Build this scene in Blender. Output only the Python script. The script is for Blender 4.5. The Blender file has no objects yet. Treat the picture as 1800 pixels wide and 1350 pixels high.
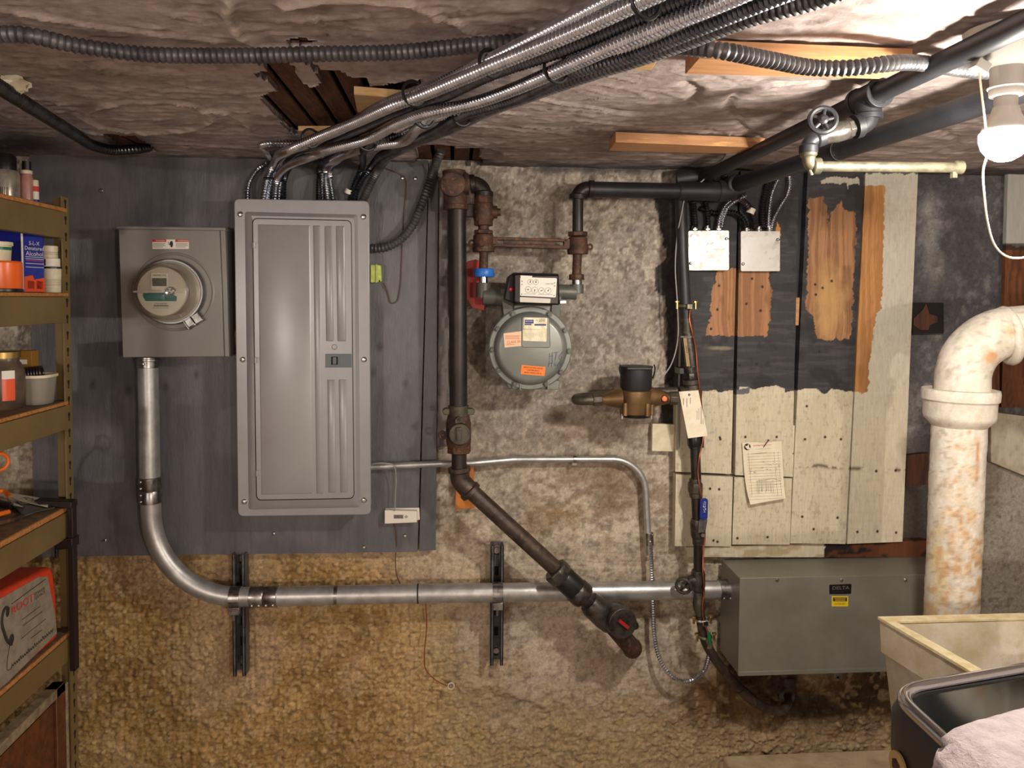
import bpy, math, random
import numpy as np
from mathutils import Vector, Matrix
S = bpy.context.scene
COL = S.collection
random.seed(7)
PI = math.pi
# ------------------------------------------------------------------ camera
EYE = Vector((0.0, -2.2, 1.55))
YAW, PITCH, ROLL = math.atan(100/1352), math.radians(2.5), math.radians(0.40)
FPX, CX, CY = 1352.0, 900.0, 582.0
FWD = Vector((math.sin(YAW)*math.cos(PITCH), math.cos(YAW)*math.cos(PITCH), -math.sin(PITCH)))
_r0 = Vector((math.cos(YAW), -math.sin(YAW), 0))
_u0 = _r0.cross(FWD)
RGT = _r0*math.cos(ROLL) + _u0*math.sin(ROLL)
UPV = RGT.cross(FWD)
cam = bpy.data.cameras.new('camera'); camo = bpy.data.objects.new('camera', cam); COL.objects.link(camo)
m = Matrix((RGT, UPV, -FWD)).transposed().to_4x4(); m.translation = EYE
camo.matrix_world = m
cam.sensor_width = 36; cam.lens = FPX/1800*36; cam.shift_y = -(675-CY)/1800
cam.clip_start = 0.02
S.camera = camo
# ------------------------------------------------------------------ light and exposure
S.view_settings.view_transform = 'Standard'; S.view_settings.look = 'None'
S.view_settings.gamma = 1; S.view_settings.use_curve_mapping = False
S.view_settings.exposure = 1.62
wd = bpy.data.worlds.new('world'); S.world = wd; wd.use_nodes = True
wd.node_tree.nodes['Background'].inputs[0].default_value = (0.55, 0.5, 0.55, 1)
wd.node_tree.nodes['Background'].inputs[1].default_value = 0.02
BULB_STRENGTH = 380.0
def point_lamp(name, loc, power, col, size):
    l = bpy.data.lights.new(name, 'POINT'); l.energy = power; l.color = col; l.shadow_soft_size = size
    o = bpy.data.objects.new(name, l); o.location = loc; COL.objects.link(o); return o
point_lamp('basement_lamp', (1.25, -4.1, 1.50), 33, (1.0, 0.90, 0.79), 0.035)
point_lamp('stair_lamp', (-1.15, -3.3, 1.46), 15, (1.0, 0.90, 0.82), 0.035)

# ------------------------------------------------------------------ photo pixel -> point on a real plane of the room
def ray(px, py):
    return FWD + RGT*((px-CX)/FPX) + UPV*(-(py-CY)/FPX)
def w(px, py, d=0.0):
    r = ray(px, py); t = (-d - EYE.y)/r.y; return EYE + r*t
ZC = w(1000, 294).z
def c(px, py, h=0.0):
    r = ray(px, py); t = (ZC-h-EYE.z)/r.z; return EYE + r*t
def zp(px, py, z):
    r = ray(px, py); t = (z-EYE.z)/r.z; return EYE + r*t
def xp(px, py, x):
    r = ray(px, py); t = (x-EYE.x)/r.x; return EYE + r*t
def k(d): return (2.2-d)/FPX            # metres per photo pixel at distance d from the back wall
def proj(P):
    D = P - np.array(EYE)
    zz = D@np.array(FWD); return D@np.array(RGT)/zz*FPX+CX, -(D@np.array(UPV))/zz*FPX+CY
def L3(r, g, b):
    f = lambda v: ((v/255+0.055)/1.055)**2.4 if v > 10 else v/255/12.92
    return (f(r), f(g), f(b))
def A3(*rgb): return np.array(L3(*rgb))

# ------------------------------------------------------------------ numpy noise
_rng = np.random.RandomState(11)
_T = _rng.rand(256, 256)
def vn(x, y, s=0):
    x = x+s*17.31; y = y+s*9.77
    xi = np.floor(x).astype(int); yi = np.floor(y).astype(int); fx = x-xi; fy = y-yi
    fx = fx*fx*(3-2*fx); fy = fy*fy*(3-2*fy)
    a = _T[xi & 255, yi & 255]; b = _T[(xi+1) & 255, yi & 255]; cc = _T[xi & 255, (yi+1) & 255]; dd = _T[(xi+1) & 255, (yi+1) & 255]
    return a*(1-fx)*(1-fy)+b*fx*(1-fy)+cc*(1-fx)*fy+dd*fx*fy
def fbm(x, y, o=4, s=0):
    r = 0; a = .5; t = 0
    for i in range(o):
        r = r+a*vn(x*2**i, y*2**i, s+i*3); t += a; a *= .5
    return r/t
def cell(x, y, s=0):
    # distance to the nearest of jittered points, and a random value for that point
    xi = np.floor(x).astype(int); yi = np.floor(y).astype(int); best = np.full(x.shape, 9.); val = np.zeros(x.shape)
    for dx in (-1, 0, 1):
        for dy in (-1, 0, 1):
            a, b_ = xi+dx, yi+dy
            d = np.hypot(a+.15+.7*_T[(a+s) & 255, b_ & 255]-x, b_+.15+.7*_T[(a+91) & 255, (b_+s*3+37) & 255]-y)
            m_ = d < best; val = np.where(m_, _T[(a+53) & 255, (b_+11+s) & 255], val); best = np.minimum(best, d)
    return best, val
def sst(a, b, x):
    t = np.clip((x-a)/(b-a), 0, 1); return t*t*(3-2*t)
def blob(X, Y, cx, cy, rx, ry, soft=.6, jit=.5, s=0, f=60.):
    d = np.sqrt(((X-cx)/rx)**2+((Y-cy)/ry)**2) + jit*(fbm(X/f, Y/f, 4, s)-.5)*2
    return 1-sst(1-soft, 1+soft*.3, d)
def inpoly(X, Y, poly):
    r = np.zeros(X.shape, bool); n = len(poly); j = n-1
    for i in range(n):
        xi, yi = poly[i]; xj, yj = poly[j]
        if yi != yj:
            r ^= ((yi > Y) != (yj > Y)) & (X < (xj-xi)*(Y-yi)/(yj-yi)+xi)
        j = i
    return r
def jpoly(X, Y, poly, amp=6, f=9., s=0):
    return inpoly(X+amp*(fbm(X/f, Y/f, 3, s)-.5)*2, Y+amp*(fbm(X/f, Y/f, 3, s+5)-.5)*2, poly).astype(float)
def lerp(C, col, mk): return C+(np.asarray(col)-C)*np.clip(mk, 0, 1)[..., None]

# ------------------------------------------------------------------ materials
def nt(name):
    mt = bpy.data.materials.new(name); mt.use_nodes = True
    n = mt.node_tree; return mt, n, n.nodes['Principled BSDF']
def _noise(n, scale, detail=6, rough=.6, coord=None, vec=None):
    t = n.nodes.new('ShaderNodeTexNoise'); t.inputs['Scale'].default_value = scale
    t.inputs['Detail'].default_value = detail; t.inputs['Roughness'].default_value = rough
    if vec is not None: n.links.new(vec, t.inputs['Vector'])
    return t
def _ramp(n, fac, a, b):
    r = n.nodes.new('ShaderNodeMapRange'); r.inputs[1].default_value = a; r.inputs[2].default_value = b
    n.links.new(fac, r.inputs[0]); return r.outputs[0]
def mat(name, base, rough=.5, metal=0., c2=None, vs=12., lo=.4, hi=.62, bump=0., bs=120., spec=.5, stretch=None, c3=None, v3=60., coat=0.):
    mt, n, b = nt(name)
    base = L3(*base)
    tc = n.nodes.new('ShaderNodeTexCoord'); vec = tc.outputs['Object']
    if stretch:
        mp = n.nodes.new('ShaderNodeMapping'); mp.inputs['Scale'].default_value = stretch
        n.links.new(vec, mp.inputs['Vector']); vec = mp.outputs[0]
    b.inputs['Base Color'].default_value = (*base, 1)
    b.inputs['Roughness'].default_value = rough; b.inputs['Metallic'].default_value = metal
    b.inputs['Specular IOR Level'].default_value = spec
    b.inputs['Coat Weight'].default_value = coat
    if c2 is not None:
        t = _noise(n, vs, vec=vec); mx = n.nodes.new('ShaderNodeMix'); mx.data_type = 'RGBA'
        n.links.new(_ramp(n, t.outputs[0], lo, hi), mx.inputs[0])
        mx.inputs[6].default_value = (*base, 1); mx.inputs[7].default_value = (*L3(*c2), 1); out = mx.outputs[2]
        if c3 is not None:
            t3 = _noise(n, v3, vec=vec); m3 = n.nodes.new('ShaderNodeMix'); m3.data_type = 'RGBA'
            n.links.new(_ramp(n, t3.outputs[0], .55, .66), m3.inputs[0]); n.links.new(out, m3.inputs[6])
            m3.inputs[7].default_value = (*L3(*c3), 1); out = m3.outputs[2]
        n.links.new(out, b.inputs['Base Color'])
    if bump:
        t2 = _noise(n, bs, vec=vec); bp = n.nodes.new('ShaderNodeBump'); bp.inputs['Strength'].default_value = bump
        bp.inputs['Distance'].default_value = .004; n.links.new(t2.outputs[0], bp.inputs['Height']); n.links.new(bp.outputs[0], b.inputs['Normal'])
    return mt
def mat_attr(name, rough=.8, bump=.4, bs=180., amt=.35, stretch=None, spec=.3, fs=90., bd=.004):
    mt, n, b = nt(name)
    tc = n.nodes.new('ShaderNodeTexCoord'); vec = tc.outputs['Object']
    if stretch:
        mp = n.nodes.new('ShaderNodeMapping'); mp.inputs['Scale'].default_value = stretch
        n.links.new(vec, mp.inputs['Vector']); vec = mp.outputs[0]
    at = n.nodes.new('ShaderNodeVertexColor'); at.layer_name = 'Col'
    t = _noise(n, fs, 8, .7, vec=vec)
    mx = n.nodes.new('ShaderNodeMix'); mx.data_type = 'RGBA'; mx.blend_type = 'MULTIPLY'; mx.inputs[0].default_value = 1
    rr = n.nodes.new('ShaderNodeMapRange'); rr.inputs[1].default_value = .3; rr.inputs[2].default_value = .7
    rr.inputs[3].default_value = 1-amt; rr.inputs[4].default_value = 1+amt*.6
    n.links.new(t.outputs[0], rr.inputs[0])
    n.links.new(at.outputs[0], mx.inputs[6]); n.links.new(rr.outputs[0], mx.inputs[7]); n.links.new(mx.outputs[2], b.inputs['Base Color'])
    b.inputs['Roughness'].default_value = rough; b.inputs['Specular IOR Level'].default_value = spec
    t2 = _noise(n, bs, 8, .65, vec=vec); bp = n.nodes.new('ShaderNodeBump'); bp.inputs['Strength'].default_value = bump
    bp.inputs['Distance'].default_value = bd; n.links.new(t2.outputs[0], bp.inputs['Height']); n.links.new(bp.outputs[0], b.inputs['Normal'])
    return mt
def mat_glass(name, col, rough=.03, refl=.10, tint=None):
    # thin clear shell: lets light straight through, with a faint surface reflection
    mt, n, b = nt(name); n.nodes.remove(b); out = n.nodes['Material Output']
    t = n.nodes.new('ShaderNodeBsdfTransparent'); t.inputs[0].default_value = (*L3(*col), 1)
    g = n.nodes.new('ShaderNodeBsdfGlossy'); g.inputs['Roughness'].default_value = rough
    lw = n.nodes.new('ShaderNodeLayerWeight'); lw.inputs[0].default_value = .35
    mr = n.nodes.new('ShaderNodeMapRange'); mr.inputs[3].default_value = refl*.4; mr.inputs[4].default_value = min(1, refl*4)
    n.links.new(lw.outputs['Fresnel'], mr.inputs[0]); mx = n.nodes.new('ShaderNodeMixShader')
    n.links.new(mr.outputs[0], mx.inputs[0]); n.links.new(t.outputs[0], mx.inputs[1]); n.links.new(g.outputs[0], mx.inputs[2])
    if tint is not None:
        d = n.nodes.new('ShaderNodeBsdfDiffuse'); d.inputs[0].default_value = (*L3(*tint), 1); m2 = n.nodes.new('ShaderNodeMixShader'); m2.inputs[0].default_value = .35
        n.links.new(mx.outputs[0], m2.inputs[1]); n.links.new(d.outputs[0], m2.inputs[2]); mx = m2
    n.links.new(mx.outputs[0], out.inputs[0]); return mt
def mat_emit(name, col, strength):
    mt, n, b = nt(name)
    b.inputs['Base Color'].default_value = (1, 1, 1, 1); b.inputs['Emission Color'].default_value = (*col, 1); b.inputs['Emission Strength'].default_value = strength
    return mt
def mat_spangle(name, base, rough, sc=90.):
    mt, n, b = nt(name)
    tc = n.nodes.new('ShaderNodeTexCoord'); v = n.nodes.new('ShaderNodeTexVoronoi'); v.inputs['Scale'].default_value = sc
    n.links.new(tc.outputs['Object'], v.inputs['Vector'])
    bw = n.nodes.new('ShaderNodeRGBToBW'); n.links.new(v.outputs['Color'], bw.inputs[0])
    mx = n.nodes.new('ShaderNodeMix'); mx.data_type = 'RGBA'; n.links.new(bw.outputs[0], mx.inputs[0])
    a = L3(*base); mx.inputs[6].default_value = (a[0]*.6, a[1]*.6, a[2]*.6, 1); mx.inputs[7].default_value = (*a, 1)
    n.links.new(mx.outputs[2], b.inputs['Base Color']); b.inputs['Metallic'].default_value = 1; 
    n.links.new(_ramp(n, bw.outputs[0], -1.2+rough, 1.6+rough), b.inputs['Roughness'])
    return mt
M = dict(
 panel=mat('panel_paint', (156, 155, 156), .33, .2, (147, 146, 147), 4, bump=.03, bs=400, spec=.5),
 boxgrey=mat('meter_box_paint', (128, 124, 119), .38, .1, (120, 116, 112), 6, bump=.03, bs=400),
 cabinet=mat('cabinet_paint', (128, 126, 116), .42, .1, (118, 115, 105), 9, bump=.04, bs=300),
 seam=mat('dark_seam', (28, 27, 27), .8),
 latchblue=mat('latch_plastic', (92, 100, 106), .4),
 screw=mat('screw_metal', (200, 200, 198), .25, 1.),
 galv=mat('galvanized_tube', (196, 196, 195), .40, .75, (172, 171, 170), 30, bump=.05, bs=200, stretch=(1, 1, 1)),
 galv2=mat('zinc_fitting', (175, 174, 172), .3, 1., (130, 128, 126), 60),
 spangle=mat_spangle('galvanized_sheet', (205, 203, 198), .22),
 strut=mat('strut_steel', (112, 114, 118), .42, .7, (84, 86, 90), 40),
 chrome=mat('chrome', (215, 215, 220), .16, 1.),
 steel=mat('dull_steel', (150, 150, 150), .35, 1.),
 armor=mat('cable_armor', (206, 209, 218), .24, 1., (182, 186, 196), 40),
 armor_dark=mat('dark_cable_armor', (104, 106, 114), .32, 1., (84, 86, 92), 40),
 flex=mat('grey_flexible_conduit', (104, 103, 105), .45, .6, (78, 77, 79), 25),
 tie=mat('black_tie', (14, 14, 15), .45),
 blackpipe=mat('black_iron', (52, 45, 42), .42, .35, (36, 32, 31), 18, bump=.15, bs=150),
 darkpipe=mat('dark_painted_pipe', (40, 41, 46), .48, .1, (30, 30, 34), 14, bump=.1, bs=150),
 rust=mat('rusty_iron', (86, 58, 44), .62, .3, (52, 40, 36), 30, bump=.3, bs=200, c3=(112, 74, 50), v3=90),
 diagpipe=mat('worn_iron_pipe', (80, 66, 57), .42, .45, (56, 47, 43), 22, bump=.15, bs=160, c3=(98, 82, 70), v3=50),
 union=mat('union_iron', (86, 82, 76), .34, .5, (48, 45, 42), 35, bump=.2, bs=180),
 olive=mat('olive_iron', (86, 80, 66), .45, .4, (60, 54, 46), 30, bump=.2, bs=160),
 brass=mat('bronze_meter', (136, 108, 74), .42, .7, (108, 84, 58), 20, bump=.1, bs=200),
 brassy=mat('bright_brass', (200, 170, 110), .3, 1.),
 copper=mat('copper_wire', (176, 104, 72), .3, 1.),
 register=mat('register_plastic', (28, 28, 32), .5),
 gasmeter=mat('gas_meter_paint', (118, 122, 116), .34, .15, (108, 112, 106), 10, bump=.05, bs=200),
 gasmeter2=mat('gas_meter_arm_paint', (92, 94, 86), .45, .1, (72, 72, 66), 14, bump=.1, bs=200),
 bluenut=mat('blue_plastic', (40, 110, 200), .4),
 redpaint=mat('red_paint', (165, 32, 30), .5),
 redbutton=mat('red_button', (215, 30, 40), .3),
 white=mat('white_plastic', (225, 218, 205), .45),
 paper=mat('paper', (232, 222, 200), .8, c2=(222, 210, 184), vs=30),
 ink=mat('ink', (45, 40, 38), .7),
 inkgrey=mat('grey_ink', (120, 112, 102), .8),
 inkred=mat('red_ink', (205, 60, 60), .7),
 inkblue=mat('blue_ink', (40, 70, 130), .6),
 labelblue=mat('blue_label', (34, 40, 120), .5),
 labelwhite=mat('white_label', (226, 222, 212), .5),
 labelred=mat('red_label', (190, 30, 40), .5),
 teal=mat('teal_label', (0, 112, 118), .5),
 lcd=mat('lcd', (70, 78, 72), .2),
 meterwhite=mat('meter_face', (205, 196, 186), .45),
 glass=mat_glass('meter_glass', (244, 243, 240), .05, .10),
 smoke=mat_glass('smoked_cover', (150, 144, 156), .08, .12),
 plate=mat('aluminium_plate', (205, 198, 170), .4, .4, (180, 172, 145), 60),
 orange=mat('orange_label', (240, 125, 40), .55),
 peach=mat('peach_label', (232, 196, 160), .6),
 yellow=mat('yellow_label', (232, 200, 30), .5),
 ygreen=mat('yellow_green_plastic', (205, 214, 110), .5, c2=(180, 190, 100), vs=80),
 dark=mat('black_plastic', (20, 20, 21), .35),
 greenplastic=mat('green_screw', (10, 110, 60), .4),
 bluehandle=mat('blue_handle', (26, 40, 120), .35),
 lumber=mat('raw_lumber', (192, 142, 98), .65, 0, (170, 120, 78), 6, stretch=(1, 14, 14), bump=.1, bs=60, c3=(214, 158, 100), v3=8),
 lumberp=mat('pale_lumber', (205, 170, 120), .65, 0, (190, 150, 100), 6, stretch=(1, 14, 14)),
 orangewood=mat('orange_wood', (196, 122, 44), .55, 0, (176, 100, 34), 6, stretch=(12, 12, 1), bump=.08, bs=40),
 oldwood=mat('old_dark_wood', (92, 54, 34), .75, 0, (60, 36, 26), 8, stretch=(10, 1, 1), bump=.3, bs=60),
 lath=mat('lath_wood', (104, 64, 38), .8, 0, (74, 44, 28), 10, stretch=(8, 1, 8), bump=.4, bs=80, c3=(122, 80, 50), v3=30),
 subfloor=mat('subfloor_dark', (34, 24, 18), .9),
 olivepaint=mat('shelf_paint', (122, 102, 62), .5, .05, (112, 92, 56), 9, bump=.04, bs=300),
 particle=mat('particle_board', (190, 130, 70), .8, 0, (160, 104, 52), 120, bump=.2, bs=300),
 shelftop=mat('shelf_top', (120, 92, 62), .8, 0, (95, 72, 50), 60),
 softwhite=mat('worn_white_plastic', (220, 210, 185), .45, c2=(205, 192, 160), vs=40),
 foil=mat('foil_can', (190, 182, 170), .3, .6, (150, 140, 128), 30),
 pinkbottle=mat('pinkish_bottle', (178, 130, 118), .35, c2=(160, 110, 100), vs=30),
 canblue=mat('blue_can', (28, 40, 150), .28, .1),
 canorange=mat('orange_print', (225, 80, 30), .3),
 tinorange=mat('orange_tin', (238, 104, 28), .3),
 coil=mat('black_cord', (34, 26, 32), .35),
 cardboard=mat('cardboard', (170, 128, 88), .85),
 mustard=mat('mustard_box', (150, 106, 30), .7),
 amber=mat('jar_contents', (96, 80, 66), .35, c2=(70, 58, 48), vs=40),
 clear=mat_glass('clear_plastic', (235, 230, 220), .2, .12, (196, 190, 178)),
 orangegrip=mat('orange_grip', (226, 110, 26), .45),
 case=mat('orange_case', (214, 66, 28), .5, c2=(196, 56, 24), vs=20, bump=.1, bs=200),
 caselabel=mat('case_label', (150, 138, 122), .7, c2=(128, 116, 100), vs=40),
 clampblack=mat('clamp_iron', (38, 28, 26), .45, .3),
 brownwood=mat('stained_wood', (104, 56, 28), .45, 0, (74, 38, 20), 7, stretch=(1, 8, 8), bump=.1, bs=60),
 dustwood=mat('dusty_wood_edge', (150, 132, 104), .85, 0, (110, 92, 70), 40, bump=.3, bs=150),
 pipewhite=mat('white_painted_iron', (226, 218, 204), .48, 0, (214, 204, 188), 12, bump=.25, bs=90),
 sink=mat('stone_sink', (212, 202, 188), .5, 0, (182, 166, 136), 9, bump=.15, bs=90, c3=(190, 176, 148), v3=30),
 sinkrim=mat('stone_sink_rim', (216, 202, 168), .6, 0, (198, 178, 132), 40, bump=.2, bs=150),
 appliance=mat('appliance_enamel', (58, 56, 56), .35, .1, (50, 48, 48), 6),
 appltop=mat('appliance_glass_top', (10, 14, 13), .08, 0, spec=.6),
 towel=mat('towel_terry', (188, 175, 176), .95, 0, (172, 158, 160), 50, bump=.9, bs=260, spec=.1),
 badge=mat('badge', (190, 160, 110), .4, .3),
 concrete=mat('concrete_ledge', (205, 184, 150), .85, 0, (176, 154, 120), 12, bump=.4, bs=90),
 roomwall=mat('room_wall', (196, 188, 180), .9, 0, (180, 172, 164), 5),
 floorm=mat('floor_concrete', (170, 160, 150), .85, 0, (150, 140, 130), 6),
 porcelain=mat('porcelain', (168, 164, 156), .35),
 stringm=mat('string', (226, 214, 180), .8),
 greywire=mat('grey_wire', (150, 146, 142), .5),
 brownwire=mat('brown_wire', (92, 62, 40), .5),
 tan=mat('tan_label', (150, 122, 84), .6),
 brassold=mat('oxidized_brass', (128, 122, 100), .42, .6, (92, 90, 76), 40, bump=.15, bs=150),
)
M['attr_wall'] = mat_attr('wall_plaster', .85, .55, 170., .34, fs=120.)
M['attr_ceil'] = mat_attr('ceiling_plaster', .85, .45, 110., .22, fs=60.)
M['attr_plank'] = mat_attr('plank_paint', .6, .18, 50., .16, stretch=(6, 6, .8), fs=30.)
M['attr_ply'] = mat_attr('backboard_paint', .42, .30, 60., .16, stretch=(3, 3, .7), fs=30., spec=.5)
M['attr_pipe'] = mat_attr('painted_iron', .5, .35, 130., .15, fs=90.)

# ------------------------------------------------------------------ mesh building
class MB:
    def __init__(s): s.v = []; s.f = []; s.c = None
    def add(s, v, f):
        o = len(s.v); s.v += [tuple(p) for p in v]; s.f += [tuple(i+o for i in q) for q in f]; return s
    def box(s, a, b, rot=None, org=None):
        (x0, y0, z0), (x1, y1, z1) = a, b
        v = [Vector(p) for p in ((x0,y0,z0),(x1,y0,z0),(x1,y1,z0),(x0,y1,z0),(x0,y0,z1),(x1,y0,z1),(x1,y1,z1),(x0,y1,z1))]
        if rot is not None:
            g = Vector(org) if org is not None else Vector(((x0+x1)/2, (y0+y1)/2, (z0+z1)/2)); v = [rot@(p-g)+g for p in v]
        return s.add(v, [(0,3,2,1),(4,5,6,7),(0,1,5,4),(1,2,6,5),(2,3,7,6),(3,0,4,7)])
    def prism(s, front, off):            # front: list of points (facing -y ordering free), off: offset vector to the back
        n = len(front); f = [Vector(p) for p in front]; b = [p+Vector(off) for p in f]
        return s.add(f+b, [tuple(range(n)), tuple(range(2*n-1, n-1, -1))]+[(i, n+i, n+(i+1) % n, (i+1) % n) for i in range(n)])
    def loft(s, rings, cap=True):
        n = len(rings[0]); v = [p for r in rings for p in r]; f = []
        for j in range(len(rings)-1):
            for i in range(n):
                a = j*n+i; b_ = j*n+(i+1) % n; f.append((a, b_, b_+n, a+n))
        if cap: f += [tuple(range(n-1, -1, -1)), tuple(range((len(rings)-1)*n, len(rings)*n))]
        return s.add(v, f)
    def tube(s, pts, r, n=12, cap=True):
        P = [Vector(p) for p in pts]; N = len(P)
        R = r if isinstance(r, (list, tuple, np.ndarray)) else [r]*N
        T = []
        for i in range(N):
            t = P[min(i+1, N-1)]-P[max(i-1, 0)]; T.append(t.normalized() if t.length > 1e-9 else Vector((0, 0, 1)))
        a = Vector((0, 0, 1)) if abs(T[0].z) < .9 else Vector((1, 0, 0))
        u = (a-T[0]*a.dot(T[0])).normalized(); rings = []
        for i in range(N):
            u = (u-T[i]*u.dot(T[i])); u = u.normalized() if u.length > 1e-9 else T[i].orthogonal().normalized()
            vv = T[i].cross(u)
            rings.append([P[i]+(u*math.cos(q)+vv*math.sin(q))*R[i] for q in (2*PI*j/n for j in range(n))])
        return s.loft(rings, cap)
    def lathe(s, prof, org, axis, n=32, cap=True, ang=0.):     # prof: (radius, height along axis)
        axis = Vector(axis).normalized(); a = Vector((0, 0, 1)) if abs(axis.z) < .9 else Vector((1, 0, 0))
        u = (a-axis*a.dot(axis)).normalized(); vv = axis.cross(u); org = Vector(org)
        rings = [[org+axis*h+(u*math.cos(q)+vv*math.sin(q))*max(r, 1e-5) for q in (2*PI*j/n+ang for j in range(n))] for r, h in prof]
        return s.loft(rings, cap)
    def cyl(s, a, b, r, n=20, r2=None):
        return s.tube([a, b], [r, r if r2 is None else r2], n)
    def torus(s, cen, axis, R, r, n=24, k_=8, a0=0., a1=2*PI):
        axis = Vector(axis).normalized(); a = Vector((0, 0, 1)) if abs(axis.z) < .9 else Vector((1, 0, 0))
        u = (a-axis*a.dot(axis)).normalized(); vv = axis.cross(u); full = abs(a1-a0-2*PI) < 1e-6
        cen = Vector(cen); N = n if full else n+1
        rings = []
        for i in range(N):
            q = a0+(a1-a0)*i/n; rad = u*math.cos(q)+vv*math.sin(q)
            rings.append([cen+rad*(R+r*math.cos(p))+axis*(r*math.sin(p)) for p in (2*PI*j/k_ for j in range(k_))])
        if full: rings.append(rings[0])
        return s.loft(rings, not full)
    def sphere(s, cen, r, n=20, m_=12, sc=(1, 1, 1)):
        cen = Vector(cen); rings = []
        for i in range(1, m_):
            t = PI*i/m_; rings.append([cen+Vector((sc[0]*r*math.sin(t)*math.cos(q), sc[1]*r*math.sin(t)*math.sin(q), sc[2]*r*math.cos(t))) for q in (2*PI*j/n for j in range(n))])
        return s.loft(rings, True)
    def grid(s, nx, ny, P):   # P: array (ny,nx,3)
        o = len(s.v); s.v += [tuple(p) for p in P.reshape(-1, 3)]
        s.f += [(o+j*nx+i, o+j*nx+i+1, o+(j+1)*nx+i+1, o+(j+1)*nx+i) for j in range(ny-1) for i in range(nx-1)]
        return s

def fillet(pts, r, n=8):
    P = [Vector(p) for p in pts]; out = [P[0]]
    for i in range(1, len(P)-1):
        a = (P[i-1]-P[i]); b = (P[i+1]-P[i]); la, lb = a.length, b.length; a.normalize(); b.normalize()
        ang = a.angle(b); rr = r[i-1] if isinstance(r, (list, tuple)) else r
        t = min(rr/math.tan(ang/2), la*.49 if i > 1 else la*.95, lb*.49 if i < len(P)-2 else lb*.95)
        rr = t*math.tan(ang/2); bis = (a+b).normalized(); cen = P[i]+bis*(rr/math.sin(ang/2))
        s0 = P[i]+a*t-cen; s1 = P[i]+b*t-cen
        om = s0.angle(s1)
        for q in range(n+1):
            f = q/n; out.append(cen+(s0*math.sin((1-f)*om)+s1*math.sin(f*om))/math.sin(om) if om > 1e-4 else P[i])
    out.append(P[-1]); return out
def spline(pts, step):
    P = [Vector(p) for p in pts]; P = [P[0]*2-P[1]]+P+[P[-1]*2-P[-2]]; d = []
    for i in range(1, len(P)-2):
        p0, p1, p2, p3 = P[i-1:i+3]; n = max(6, int((p2-p1).length/step*1.2))
        t0 = 0; t1 = t0+max((p1-p0).length, 1e-6)**.5; t2 = t1+max((p2-p1).length, 1e-6)**.5; t3 = t2+max((p3-p2).length, 1e-6)**.5
        for j in range(n):
            t = t1+(t2-t1)*j/n
            a1 = p0*((t1-t)/(t1-t0))+p1*((t-t0)/(t1-t0)); a2 = p1*((t2-t)/(t2-t1))+p2*((t-t1)/(t2-t1)); a3 = p2*((t3-t)/(t3-t2))+p3*((t-t2)/(t3-t2))
            b1 = a1*((t2-t)/(t2-t0))+a2*((t-t0)/(t2-t0)); b2 = a2*((t3-t)/(t3-t1))+a3*((t-t1)/(t3-t1))
            d.append(b1*((t2-t)/(t2-t1))+b2*((t-t1)/(t2-t1)))
    d.append(P[-2]); out = [d[0]]; acc = 0
    for i in range(1, len(d)):
        a, b = d[i-1], d[i]; l = (b-a).length
        if l < 1e-9: continue
        while acc+l >= step:
            a = a+(b-a)*((step-acc)/l); l = (b-a).length; acc = 0; out.append(a)
            if l < 1e-9: break
        acc += l
    out.append(d[-1]); return out
def corrugate(mb, pts, r, pitch=.0055, amp=.0011, n=8):
    P = spline(pts, pitch/4); R = [r+amp*(1, .35, -1, .35)[i % 4] for i in range(len(P))]
    return mb.tube(P, R, n)

def finish(o, me, m_, sharp):
    if m_ is not None: me.materials.append(m_)
    me.shade_smooth(); me.set_sharp_from_angle(angle=math.radians(sharp))
def obj(name, mb, m_, parent=None, label=None, cat=None, group=None, kind=None, bev=0., seg=2, sharp=35, colors=None):
    me = bpy.data.meshes.new(name)
    V = np.array(mb.v, dtype=float)
    if parent is None:
        org = np.array([(V[:, 0].min()+V[:, 0].max())/2, (V[:, 1].min()+V[:, 1].max())/2, V[:, 2].min()])
    else:
        p = parent; org = np.zeros(3)
        while p is not None: org += np.array(p.location); p = p.parent
    me.from_pydata((V-org).tolist(), [], mb.f)
    if colors is not None:
        ca = me.color_attributes.new('Col', 'FLOAT_COLOR', 'POINT')
        ca.data.foreach_set('color', np.hstack([np.clip(colors, 0.001, 1), np.ones((len(colors), 1))]).astype(np.float32).ravel())
    finish(None, me, m_, sharp)
    o = bpy.data.objects.new(name, me); COL.objects.link(o)
    if parent is None: o.location = org
    else: o.parent = parent
    if bev:
        b = o.modifiers.new('bevel', 'BEVEL'); b.width = bev; b.segments = seg; b.limit_method = 'ANGLE'; b.angle_limit = math.radians(40)
    for a, val in (('label', label), ('category', cat), ('group', group), ('kind', kind)):
        if val: o[a] = val
    # outward normals
    import bmesh
    if colors is None:
        bm = bmesh.new(); bm.from_mesh(me); bmesh.ops.recalc_face_normals(bm, faces=bm.faces); bm.to_mesh(me); bm.free()
    return o
def thing(name, label, cat, loc, group=None):
    o = bpy.data.objects.new(name, None); COL.objects.link(o); o.location = loc; o.empty_display_size = .05
    o['label'] = label; o['category'] = cat
    if group: o['group'] = group
    return o
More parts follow.
